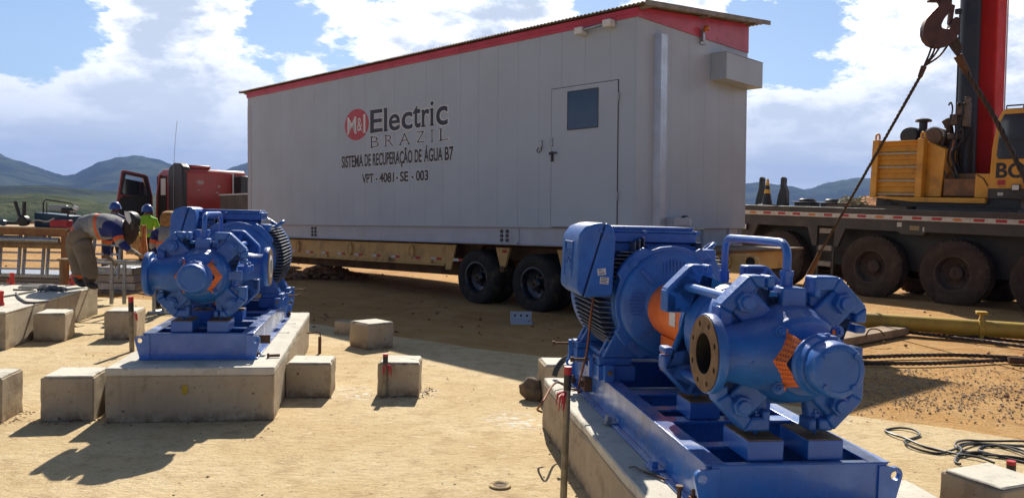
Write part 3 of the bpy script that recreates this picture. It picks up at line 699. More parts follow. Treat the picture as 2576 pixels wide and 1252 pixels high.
    for k in range(8):                                                       # groups of ribs in shallow windows
        a = 2 * math.pi * k / 8 + math.pi / 8 * (0 if k % 2 else 0)
        M = Matrix.Translation((0, 0, ZM)) @ Matrix.Rotation(-a, 4, 'Y'); b = MB()
        if k % 2 == 0:
            for j in range(7):
                w = (j - 3) * .022; b.box(.185, .285 - abs(j - 3) * .008, Y0 - .034, Y0 - .012, w - .003, w + .003, M)
        else: b.box(.175, .30, Y0 - .036, Y0 - .012, -.012, .012, M)
        b.build('shield_rib', BLUE_CAST, es, smooth=False)
    # feet with hold-down bolts and jacking bolts
    for s in (-1, 1):
        b = MB()
        for y in (1.68, 2.30):
            b.box(*sorted((s * .24, s * .45)), y, y + .17, .301, .345); b.prism([(s * .22, .62), (s * .33, .52), (s * .42, .345), (s * .20, .345)], 'y', y + .02, y + .055); b.prism([(s * .22, .62), (s * .33, .52), (s * .42, .345), (s * .20, .345)], 'y', y + .115, y + .15)
        b.box(*sorted((s * .30, s * .36)), 1.85, 2.30, .302, .33)
        ft = b.build('motor_foot', BLUE_CAST, T, .006)
        for y in (1.66, 2.28): MB().box(*sorted((s * .22, s * .455)), y, y + .21, .2101, .2995).build('foot_pad', BLUE, T, .003)
        for y in (1.765, 2.385):
            MB().lathe([(.026, .345), (.026, .372)], 'z', (s * .39, y, 0), 6).cyl((s * .39, y, .34), (s * .39, y, .392), .014, 8).build('hold_down_bolt', BLUE_CAST, ft)
        for y in (1.80, 2.42):
            o = MB().box(*sorted((s * .46, s * .485)), y - .02, y + .02, .2105, .345).build('jack_bracket', BLUE, T, .003)
            MB().cyl((s * .45, y, .318), (s * .59, y, .318), .009, 8).lathe([(.018, s * .585), (.018, s * .602)], 'x', (0, y, .318), 6).build('jacking_bolt', RUST, o)
        o = MB().box(*sorted((s * .37, s * .43)), 1.60, 1.655, .2105, .31).build('front_jack', BLUE, T, .003); MB().lathe([(.014, 1.585), (.014, 1.60)], 'y', (s * .40, 0, .27), 6).build('jacking_bolt', BARE, o)
    # terminal box chamber on the top: saddle with an arched arm to the left
    arch = [(.19, .90), (.19, 1.065), (-.385, 1.065), (-.385, .90)] + [(-.41 * math.cos(a), ZM + .385 * math.sin(a)) for a in np.linspace(.55, 1.22, 7)] + [(-.13, 1.04), (-.11, 1.02), (-.11, .90)]
    b = MB().prism(arch, 'y', 1.86, 2.24); b.box(-.13, .205, 1.80, 2.26, .90, 1.045)
    tb = b.build('terminal_base', BLUE_CAST, T, .010)
    b = MB().box(-.375, .212, 1.838, 2.262, 1.066, 1.128).box(-.385, .222, 1.828, 2.272, 1.1285, 1.145).box(-.36, .197, 1.853, 2.247, 1.1455, 1.166)
    for x in (-.15, .20): b.box(x, x + .03, 1.818, 1.8279, 1.118, 1.142)
    b.build('terminal_lid', BLUE_CAST, tb, .006)
    # main terminal box, slanted lid split
    prof = [(-.375, .73), (-.375, 1.125), (-.385, 1.15)]
    base = [(-.565, .725), (-.380, .735), (-.372, 1.10), (-.392, 1.165), (-.425, 1.182), (-.438, 1.185)]
    lid = [(-.571, .727), (-.444, 1.187), (-.50, 1.182), (-.565, 1.16), (-.603, 1.11), (-.612, 1.05), (-.620, .79), (-.612, .765)]
    bx = MB().prism(base, 'y', 1.655, 2.11).build('terminal_box', BLUE_CAST, T, .014, seg=3)
    MB().prism([(-.566, .727), (-.439, 1.183), (-.443, 1.183), (-.570, .727)], 'y', 1.662, 2.10).build('lid_gasket', BORE, bx)
    ld = MB().prism(lid, 'y', 1.650, 2.115).build('box_lid', BLUE_CAST, bx, .014, seg=3)
    for z, x in ((.80, -.595), (1.135, -.47)):
        MB().lathe([(.011, 1.640), (.011, 1.66)], 'y', (x, 0, z), 8).build('lid_screw', BLUE_CAST, ld)
    # raised maker's mark on the lid
    b = MB()
    for y0, y1, z0, z1 in ((1.76, 1.99, 1.055, 1.066), (1.76, 1.99, .835, .846), (1.76, 1.768, .846, 1.055), (1.982, 1.99, .846, 1.055)): b.box(-.6225, -.612, y0, y1, z0, z1)
    b.build('mark_frame', BLUE_CAST, ld)
    me = text_mesh('weg', 0, .19, 0, .13, .006, .012); o = link_mesh('maker_mark', me, BLUE_CAST, ld, smooth=False)
    o.matrix_local = Matrix(((0, 0, -1, -.6165), (-1, 0, 0, 1.97), (0, 1, 0, .885), (0, 0, 0, 1)))
    # paper labels on the front of the box
    for cx, cz, w, h, rot in ((-.455, .885, .052, .040, -8), (-.437, .832, .055, .042, 4)):
        M = Matrix.Translation((cx, 0, cz)) @ Matrix.Rotation(R_(rot), 4, 'Y')
        lb = MB().box(-w / 2, w / 2, 1.6535, 1.6545, -h / 2, h / 2, M).build('paper_label', STICKER, bx, smooth=False)
        b = MB()
        if rot < 0:
            for k in range(9): b.box(-.018 + k * .0042, -.0165 + k * .0042, 1.6528, 1.6534, -.017, -.001, M)
            for k in range(2): b.box(-.02, .012 - k * .01, 1.6528, 1.6534, .006 + k * .006, .009 + k * .006, M)
        else:
            for k in range(4): b.box(-.022, .022 - (k % 2) * .006, 1.6528, 1.6534, -.014 + k * .009, -.010 + k * .009, M)
        b.build('label_print', INK, lb, smooth=False)
    # lifting eyes, drain gland
    for s in (1,):
        M = Matrix.Translation((s * .33, 2.02, 1.0)) @ Matrix.Rotation(R_(52 * s), 4, 'Y')
        b = MB().tube([M @ Vector(p) for p in [(.0, -.02, -.06), (.0, -.03, .0), (.0, -.032, .05), (.0, -.02, .085), (.0, .0, .095), (.0, .02, .085), (.0, .032, .05), (.0, .03, .0), (.0, .02, -.06)]], .016, 10); b.build('lifting_eye', BLUE_CAST, mf)
        b = MB().box(.16, .31, 1.73, 1.90, .955, 1.03, None); b.build('eye_boss', BLUE_CAST, mf, .012)
    b = MB().lathe([(.02, 2.05), (.02, 2.14)], 'y', (-.30, 0, .41), 8); b.build('cable_gland', GALV, mf)
    return T
pump0 = make_pump('blue pump set on the left plinth, seen end on, with an unlabelled white cover on its side flange')
pump0.location = (*PUMPS[0]['loc'], .405); pump0.rotation_euler = (0, 0, PUMPS[0]['rz'])
pump1 = copy_tree(pump0); pump1.location = (*PUMPS[1]['loc'], .376); pump1.rotation_euler = (0, 0, PUMPS[1]['rz'])
pump1['label'] = 'nearest blue pump set in the right foreground, open brown flange turned to the left'
pump0['label'] = 'smaller looking blue pump set on the left plinth with the workers behind it'

# ================================================================= CABIN ON THE TRAILER
CO_ = Vector((1.8130273929, 11.75, 1.43752046)); CRm = Matrix(((0.7249942, 0.6884562, -0.0202818), (-0.6883961, 0.7252527, 0.0109241), (0.0222302, 0.0060420, 0.9997346)))
CM = Matrix.Translation(CO_) @ CRm.to_4x4()                          # x along the long wall, y to the back, z up from the wall's foot
CL, CW, CH = 11.53, 3.335, 3.10
def build_cabin():
    T = empty('equipment_cabin', M=CM, label='long grey panelled cabin with red fascia and lettering, carried on the low trailer', cat='cabin')
    # walls: vertical panels with fine joints
    b = MB(); xs = [0.0]
    x = -.03
    while x > -CL + .3: xs.append(x); x -= .475 if len(xs) > 2 else .46
    xs.append(-CL)
    for a, c in zip(xs, xs[1:]): b.box(c + .0008, a - .0008, 0, .06, 0, CH + .06)
    wl = b.build('long_wall', GREY, T, .0012, seg=1)
    b = MB(); ys = [.06, .44, .93, 1.44, 1.93, 2.42, 2.88, CW - .002]
    for a, c in zip(ys, ys[1:]): b.box(-.06, .0, a + .0008, c - .0008, 0, CH + .06)
    b.build('end_wall', GREY, T, .0012, seg=1)
    MB().box(-CL, -CL + .06, .062, CW - .002, 0, CH + .06).build('end_wall', GREY, T)
    MB().box(-CL, 0, CW, CW + .06, 0, CH + .3).build('long_wall', GREY, T)
    MB().box(-CL + .061, -.061, .061, CW - .001, .0, .05).build('cabin_floor', GREYB, T)
    # rivets
    b = MB()
    for a in (-.12, -.07, -5.16, -8.2, -11.4):
        for z in (2.96, 3.04): b.lathe([(.010, -.004), (.010, .001)], 'y', (a, 0, z), 8)
    b.build('wall_rivet', GREYB, wl)
    # red fascia with a folded lower flange
    b = MB(); n = 6; seg = (CL + .02) / n
    for k in range(n): b.box(-CL - .01 + k * seg + .003, -CL - .01 + (k + 1) * seg - .003, -.018, -.0005, CH, CH + .135)
    b.box(-CL - .01, .01, -.030, -.0185, CH + .055, CH + .07)
    b.build('red_fascia', RED, T, .002)
    b = MB(); b.prism([(-.018, CH), (CW + .06, CH), (CW + .06, CH + .50), (-.018, CH + .135)], 'x', .0005, .018)
    for y in (.45, 1.0, 1.55, 2.3, 2.8, 3.2): b.lathe([(.012, .018), (.012, .022)], 'x', (0, y, CH + .05 + y * .012), 8)
    gf = b.build('red_fascia', RED, T)
    MB().prism([(-.018, CH), (CW + .06, CH), (CW + .06, CH + .50), (-.018, CH + .135)], 'x', -CL - .018, -CL - .0005).build('red_fascia', RED, T)
    # corrugated roof, falling towards the viewer
    bm = bmesh.new(); N = 160 * 6; sl = .365 / (CW + .06)
    rows = []
    for (y, dz) in ((-.10, 0), (CW + .50, 0)):
        for off in (0, .006):
            row = []
            for i in range(N + 1):
                xx = -CL - .24 + (CL + .44) * i / N
                row.append(bm.verts.new((xx, y, CH + .158 + sl * (y + .1) + .012 * math.sin(2 * math.pi * i / 6) + off)))
            rows.append(row)
    lo0, hi0, lo1, hi1 = rows
    for i in range(N):
        bm.faces.new((lo0[i], lo0[i + 1], lo1[i + 1], lo1[i])); bm.faces.new((hi0[i], hi1[i], hi1[i + 1], hi0[i + 1]))
        bm.faces.new((lo0[i], hi0[i], hi0[i + 1], lo0[i + 1])); bm.faces.new((lo1[i], lo1[i + 1], hi1[i + 1], hi1[i]))
    me = bpy.data.meshes.new('corrugated_roof'); bmesh.ops.recalc_face_normals(bm, faces=bm.faces[:]); bm.to_mesh(me); bm.free()
    rf = link_mesh('corrugated_roof', me, ROOFM, T)
    bz = lambda y: CH + .158 + sl * (y + .1)
    b = MB().prism([(-.10, bz(-.1) - .045), (CW + .5, bz(CW + .5) - .045), (CW + .5, bz(CW + .5) + .032), (-.10, bz(-.1) + .032)], 'x', .2005, .212); b.build('barge_edge', ROOFM, rf)
    MB().prism([(-.10, bz(-.1) - .03), (CW + .5, bz(CW + .5) - .03), (CW + .5, bz(CW + .5) + .03), (-.10, bz(-.1) + .03)], 'x', -CL - .252, -CL - .2405).build('barge_edge', ROOFM, rf)
    b = MB()
    for y in (.02, 1.7, 3.3): b.box(-CL - .2, .19, y, y + .05, bz(y) - .066, bz(y) - .026)
    b.build('purlin', ROOFM, rf)
    # base frame
    b = MB(); b.box(-CL + .02, -.12, .05, .062, -.285, -.013).box(-CL + .02, -.02, .0, .12, -.300, -.2851).box(-CL + .02, -.12, .02, .12, -.0128, -.001)
    bf = b.build('base_beam', GREYB, T, .002)
    b = MB().box(-.07, -.058, .05, CW - .05, -.285, -.013).box(-.12, -.001, .121, CW - .02, -.300, -.2851)
    for y in (.25, 1.98, 2.85): b.box(-.0579, -.01, y, y + .012, -.2849, -.0135)
    b.box(-.0579, -.002, CW - .09, CW - .078, -.2849, -.0135).box(-.119, -.001, .051, .0615, -.2849, -.013)
    b.build('base_beam', GREYB, T, .002)
    for xc in (-8.66, -2.735):
        for i in range(2):
            for k in range(3):
                MB().lathe([(.034, .030), (.034, .0495)], 'y', (xc - .065 + i * .13, 0, -.225 + k * .075), 6).build('frame_bolt', CARR, bf)
    b = MB().box(-2.56, -2.39, .036, .0495, -.275, -.015).box(-2.59, -2.40, -.005, .0355, -.296, -.255); b.build('joint_plate', GREYB, bf, .002)
    # door
    d = MB().box(-1.635, -.335, -.016, -.0005, .012, 2.215).build('door', GREY, T, .004)
    b = MB().box(-1.65, -.322, -.006, -.0006, 2.2155, 2.226).box(-.3345, -.322, -.006, -.0006, .02, 2.215).box(-1.6475, -1.6355, -.006, -.0006, .02, 2.215).box(-1.63, -.34, -.01, -.0006, -.004, .0105); b.build('door_gap', CARR, d)
    b = MB()
    for z in (.45, 1.55, 2.05):
        for x in (-1.6, -.37): b.lathe([(.010, -.0195), (.010, -.0165)], 'y', (x, 0, z), 8)
    for x in (-1.0, -.7): 
        for z in (.5, .95, 1.35, 2.18): b.lathe([(.010, -.0195), (.010, -.0165)], 'y', (x, 0, z), 8)
    b.build('door_rivet', GREYB, d)
    b = MB(); b.box(-1.305, -.69, -.022, -.0165, 1.535, 1.55).box(-1.305, -.69, -.022, -.0165, 2.13, 2.145).box(-1.305, -1.292, -.022, -.0165, 1.5505, 2.1295).box(-.703, -.69, -.022, -.0165, 1.5505, 2.1295)
    wf = b.build('door_window', CARR, d); MB().box(-1.2915, -.7035, -.0195, -.0165, 1.5505, 2.1295).build('pane', GLASS, wf)
    for z in (1.90, .42): MB().lathe([(.016, z), (.016, z + .13)], 'z', (-.325, -.024, 0), 10).build('hinge', GREYB, d)
    b = MB().box(-1.655, -1.60, -.035, -.0165, 1.30, 1.44); b.build('hasp', GALV, d, .004)
    b = MB().box(-1.625, -1.585, -.045, -.0165, 1.06, 1.22).cyl((-1.60, -.03, 1.19), (-1.60, -.075, 1.19), .014, 8).box(-1.61, -1.47, -.085, -.068, 1.178, 1.202).box(-1.66, -1.60, -.05, -.0166, 1.17, 1.21); b.build('handle', BLACK, d, .004)
    b = MB().box(-1.90, -1.835, -.03, -.0005, 1.30, 1.42); lk = b.build('padlock', GALV, T, .004); MB().tube([(-1.90, -.03, 1.30), (-1.92, -.05, 1.25), (-1.87, -.06, 1.21), (-1.82, -.05, 1.25), (-1.835, -.03, 1.30)], .008, 6).build('shackle', BLACK, lk)
    # lettering
    def word(parent, s, x0, x1, z0, z1, mat, off=0.0, caps=None, halo=.012, y=-.0030, nm='lettering'):
        for (m, o_, yy, dp) in ([(STICKER, off + halo / max(.2, (z1 - z0)) * .8, -.0005, .0014)] if halo else []) + [(mat, off, y, .0016)]:
            me = text_mesh(s, x0, x1, z0, z1, dp, o_, caps); o = link_mesh(nm if m is mat else 'lettering_outline', me, m, parent, smooth=False)
            o.matrix_local = Matrix(((1, 0, 0, 0), (0, 0, -1, yy), (0, 1, 0, 0), (0, 0, 0, 1)))
    NAVY = pm('navy_lettering', (.028, .032, .055), (.024, .028, .048), 20, .55); DGR = pm('charcoal_lettering', (.030, .031, .038), (.026, .027, .033), 20, .55)
    SRED = pm('sign_red', (.50, .05, .06), (.46, .045, .055), 6, .45)
    lg = empty('wall_sign'); lg.parent = T
    b = MB(); M = Matrix.Translation((-6.977, 0, 2.085)) @ Matrix.Diagonal((.421, 1, .322, 1)); b.lathe([(1, -.0022), (1, -.0005)], 'y', (0, 0, 0), 64, M); b.build('sign_disc', SRED, lg)
    for s, a, c, z0, z1 in (('M', -7.30, -6.99, 1.915, 2.255), ('&', -6.953, -6.785, 1.945, 2.215), ('I', -6.735, -6.672, 1.905, 2.265)):
        word(lg, s, a, c, z0, z1, STICKER, .004, halo=0, y=-.0024)
    def serifs(lst, mat, t, y=-.0030):
        b = MB()
        for x0, x1, z in lst: b.box(x0, x1, y - .0016, y, z, z + t)
        b.build('serif', mat, lg, smooth=False)
        b = MB()
        for x0, x1, z in lst: b.box(x0 - .009, x1 + .009, -.0019, -.0005, z - .009, z + t + .009)
        b.build('serif_outline', STICKER, lg, smooth=False)
    b = MB()
    for x0, x1, z in ((-7.325, -7.25, 1.903), (-7.045, -6.965, 1.903), (-6.75, -6.655, 1.895), (-6.75, -6.655, 2.25)): b.box(x0, x1, -.0043, -.0025, z, z + .022)
    b.build('serif', STICKER, lg, smooth=False)
    E_ = [('E', -6.49, -6.11, 1.885, 2.325, .012), ('l', -6.035, -5.958, 1.885, 2.33, .012), ('e', -5.883, -5.558, 1.875, 2.18, .012), ('c', -5.478, -5.172, 1.872, 2.185, .012), ('t', -5.134, -4.93, 1.875, 2.275, .012), ('r', -4.872, -4.675, 1.88, 2.19, .012), ('i', -4.635, -4.545, 1.885, 2.325, .012), ('c', -4.461, -4.163, 1.87, 2.20, .012)]
    for s, a, c, z0, z1, of in E_: word(lg, s, a, c, z0, z1, NAVY, .016 if s != 'i' else .004)
    serifs([(-6.515, -6.35, 1.873), (-6.515, -6.35, 2.31), (-6.06, -5.93, 1.873), (-6.06, -5.99, 2.31), (-4.90, -4.77, 1.873), (-4.655, -4.52, 1.873), (-4.655, -4.58, 2.165), (-4.90, -4.83, 2.165)], NAVY, .022)
    for s, a, c in (('B', -6.495, -6.205), ('R', -6.015, -5.75), ('A', -5.56, -5.24), ('Z', -5.05, -4.795), ('I', -4.605, -4.57), ('L', -4.37, -4.125)): word(lg, s, a, c, 1.578, 1.80, NAVY, -.016)
    serifs([(-6.515, -6.41, 1.572), (-6.515, -6.41, 1.788), (-6.035, -5.95, 1.572), (-6.035, -5.95, 1.788), (-5.80, -5.735, 1.572), (-5.585, -5.49, 1.572), (-5.31, -5.22, 1.572), (-4.635, -4.54, 1.572), (-4.635, -4.54, 1.788), (-4.40, -4.31, 1.572), (-4.40, -4.31, 1.788)], NAVY, .013)
    for s, a, c in (('SISTEMA', -7.506, -6.754), ('DE', -6.689, -6.49), ('RECUPERAÇÃO', -6.412, -5.165), ('DE', -5.088, -4.89), ('ÁGUA', -4.807, -4.294), ('B7', -4.223, -4.0)): word(lg, s, a, c, 1.218, 1.45, DGR, .030, 'H')
    for s, a, c in (('VPT', -6.778, -6.397), ('4081', -6.192, -5.731), ('SE', -5.532, -5.291), ('003', -5.046, -4.701)): word(lg, s, a, c, .868, 1.05, DGR, .030, 'H')
    b = MB(); b2 = MB()
    for a, c in ((-6.317, -6.26), (-5.658, -5.604), (-5.187, -5.13)): b.box(a, c, -.0046, -.003, .915, .96); b2.box(a - .014, c + .014, -.0019, -.0005, .901, .974)
    b.build('dash', DGR, lg, smooth=False); b2.build('dash_outline', STICKER, lg, smooth=False)
    # fittings: lamp above the door, beacon, cable channels, ventilation box, site lamp
    lp = MB().cyl((-.99, -.10, 3.035), (-.46, -.10, 3.065), .024, 10).build('tube_lamp', GALV, T)
    for x, z in ((-.995, 3.03), (-.455, 3.06)): MB().box(x - .075, x + .075, -.16, -.019, z - .055, z + .05).build('lamp_end', STICKER, lp, .012)
    b = MB().box(.0185, .075, 1.735, 1.80, 3.03, 3.20); bc = b.build('beacon_bracket', GALV, T, .004)
    MB().lathe([(.05, 3.20), (.055, 3.215), (.05, 3.25), (.035, 3.275), (.01, 3.285)], 'z', (.10, 1.79, 0), 16).box(.0755, .10, 1.75, 1.80, 3.17, 3.20).build('beacon', AMBER, bc)
    MB().tube(smoothpath([(.04, 1.73, 3.03), (.03, 1.70, 2.99), (.05, 1.75, 2.965), (.06, 1.82, 2.99)]), .006, 6).build('beacon_lead', BLACK, bc)
    def channel(y0, y1, x, z0, z1, dirx):
        b = MB(); s = dirx
        b.prism([(x, y0), (x + s * .11, y0 + .03), (x + s * .11, y1 - .02), (x, y1 + .02), (x, y1 - .01), (x + s * .085, y1 - .045), (x + s * .085, y0 + .05), (x, y0 + .03)], 'z', z0, z1)
        return b.build('cable_channel', GALVS, T)
    channel(.44, .66, .001, .03, 2.92, 1); channel(.08, .32, -CL - .001, -.05, 2.88, -1)
    b = MB().box(-CL + .001, -CL + .17, -.006, -.0005, -.0, 2.90); b.build('corner_trim', GREYB, T)
    vb = MB().box(.0005, .29, 2.12, 3.40, 2.45, 2.885).build('vent_box', GREY, T, .006)
    MB().box(.001, .298, 2.112, 3.408, 2.8855, 2.893).build('box_cap', GREYB, vb)
    MB().box(.0005, .25, .665, 1.12, .04, .165).build('cable_entry', GREYB, T, .005)
    b = MB().lathe([(.075, .06), (.08, .10), (.065, .14)], 'x', (0, 1.28, .10), 16); sp = b.build('site_lamp', STICKER, T); MB().lathe([(.082, .0), (.084, .0595)], 'x', (0, 1.33, .12), 16).build('lamp_body', BLACK, sp)
build_cabin()

# ================================================================= LOW TRAILER
def wheel(parent, c, r, w, axis, rim_r, tm, rm, depth=.10, holes=0, treadn=0, inward=1, hub=.12):
    """tyre and dished rim, the outer face towards -axis"""
    T = bpy.data.objects.new('wheel', None); COL.objects.link(T); T.parent = parent; T.location = c; T.empty_display_size = .1
    b = MB(); b.lathe([(rim_r, .012), (rim_r + .02, .0), (r * .80, -.012), (r * .93, .004), (r * .985, .045), (r, .085), (r, w - .085), (r * .985, w - .045), (r * .93, w), (rim_r, w)], 'y', (0, 0, 0), 56, cap=False)
    for k in range(treadn):
        a = 2 * math.pi * k / treadn; M = Matrix.Rotation(-a, 4, 'Y')
        b.box(r * .955, r * 1.012, .03, w * .45, -.028, .028, M)
    b.build('tyre', tm, T)
    b = MB(); b.lathe([(rim_r + .012, .004), (rim_r - .012, .0), (rim_r - .035, .03), (rim_r - .04, depth), (rim_r * .55, depth + .035), (hub, depth + .03), (hub, depth - .06), (hub * .7, depth - .09), (.02, depth - .09)], 'y', (0, 0, 0), 40, cap=False)
    for k in range(8):
        a = 2 * math.pi * k / 8; b.lathe([(.022, depth - .005), (.022, depth + .03)], 'y', (hub * 1.35 * math.cos(a), 0, hub * 1.35 * math.sin(a)), 6)
    b.build('rim', rm, T)
    if holes:
        b = MB()
        for k in range(holes):
            a = 2 * math.pi * (k + .3) / holes; b.lathe([(.042, depth - .02 + .03), (.042, depth + .045)], 'y', (rim_r * .70 * math.cos(a), 0, rim_r * .70 * math.sin(a)), 12)
        b.build('rim_hole', BORE, T)
    return T
def build_trailer():
    T = empty('low_trailer', M=CM, label='ochre low loader trailer with black dual tyres under the grey cabin', cat='trailer')
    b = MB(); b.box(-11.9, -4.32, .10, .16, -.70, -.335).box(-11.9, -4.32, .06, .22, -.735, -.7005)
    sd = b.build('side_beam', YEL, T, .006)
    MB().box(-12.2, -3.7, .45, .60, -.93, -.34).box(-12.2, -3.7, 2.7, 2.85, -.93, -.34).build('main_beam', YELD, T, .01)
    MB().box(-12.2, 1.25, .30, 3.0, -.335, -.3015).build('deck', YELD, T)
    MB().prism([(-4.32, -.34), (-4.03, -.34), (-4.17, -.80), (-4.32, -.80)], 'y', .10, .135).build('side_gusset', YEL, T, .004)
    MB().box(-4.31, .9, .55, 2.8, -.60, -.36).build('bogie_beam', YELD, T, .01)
    for x in (-2.89, -1.48): 
        h = MB().prism([(x - .17, -.36), (x + .17, -.36), (x + .06, -.70), (x - .06, -.70)], 'y', .16, .21).build('spring_hanger', YEL, T, .005)
        MB().lathe([(.055, .14), (.055, .23)], 'y', (x, 0, -.735), 14).build('hanger_pin', YELD, h); MB().box(x - .01, x + .11, .157, .1595, -.45, -.40).build('reflector', REDREF, h)
    # side reflectors and lashing rings
    for k in range(11):
        x = -10.3 + k * .62
        MB().box(x, x + .15, .0965, .0995, -.635, -.585).build('reflector', WHITE, sd); MB().box(x + .151, x + .29, .0965, .0995, -.635, -.585).build('reflector', REDREF, sd)
    for x in (-9.4, -7.35, -5.3, -11.2):
        MB().tube([(x + .10 * math.cos(a), .085 - .02 * math.cos(a), -.50 + .115 * math.sin(a)) for a in np.linspace(0, 2 * math.pi, 17)[:-1]], .020, 8, True).build('lashing_ring', YEL, sd)
    for x in (-8.2, -6.0, -4.7): MB().lathe([(.035, .06), (.035, .0995)], 'y', (x, 0, -.66), 12).build('side_peg', YEL, sd)
    for i, (x, zz) in enumerate(((-3.44, -.905), (-2.07, -.945), (-.72, -.975))):
        for y in (.04, .36, 2.3, 2.62):
            w = wheel(T, (x, y, zz), .50, .27, 'y', .275, TYRE, RIMB, .12, hub=.10)
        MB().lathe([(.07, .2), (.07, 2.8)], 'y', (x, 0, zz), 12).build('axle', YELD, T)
    # goose tail with ramp lugs and stencilled town plate
    b = MB().box(-.05, 1.15, .47, 2.75, -.62, -.345).prism([(1.151, -.345), (1.50, -.345), (1.68, -.40), (1.70, -.50), (1.62, -.58), (1.40, -.62), (1.151, -.62)], 'y', .50, .58)
    tl = b.build('trailer_tail', YEL, T, .01)
    for (x, z, r) in ((1.60, -.45, .075), (1.20, -.46, .08)):
        o = MB().lathe([(r, .465), (r, .4685 if x < 1.3 else .499)], 'y', (x, 0, z), 20).build('lug_hole', BORE, tl)
        MB().tube([(x + (r + .01) * math.cos(a), .46, z + (r + .01) * math.sin(a)) for a in np.linspace(0, 2 * math.pi, 21)[:-1]], .016, 8, True).build('lug_ring', YEL, tl)
    MB().box(-.04, 1.14, .462, .4695, -.70, -.635).build('reflector', REDREF, tl)
    MB().box(.62, .76, .460, .4615, -.685, -.645).build('reflector', WHITE, tl)
    me = text_mesh('MG-CONTAGEM', .55, 1.10, -.475, -.405, .002); o = link_mesh('lettering', me, INK, tl, smooth=False); o.matrix_local = Matrix(((1, 0, 0, 0), (0, 0, -1, .469), (0, 1, 0, 0), (0, 0, 0, 1)))
    b = MB()
    for x, z, w in ((-.02, -.40, .10), (.2, -.43, .12), (.1, -.55, .09), (.45, -.52, .12), (.95, -.38, .13)): b.box(x, x + w, .466, .4695, z, z + .022)
    b.build('slot', BORE, tl)
build_trailer()

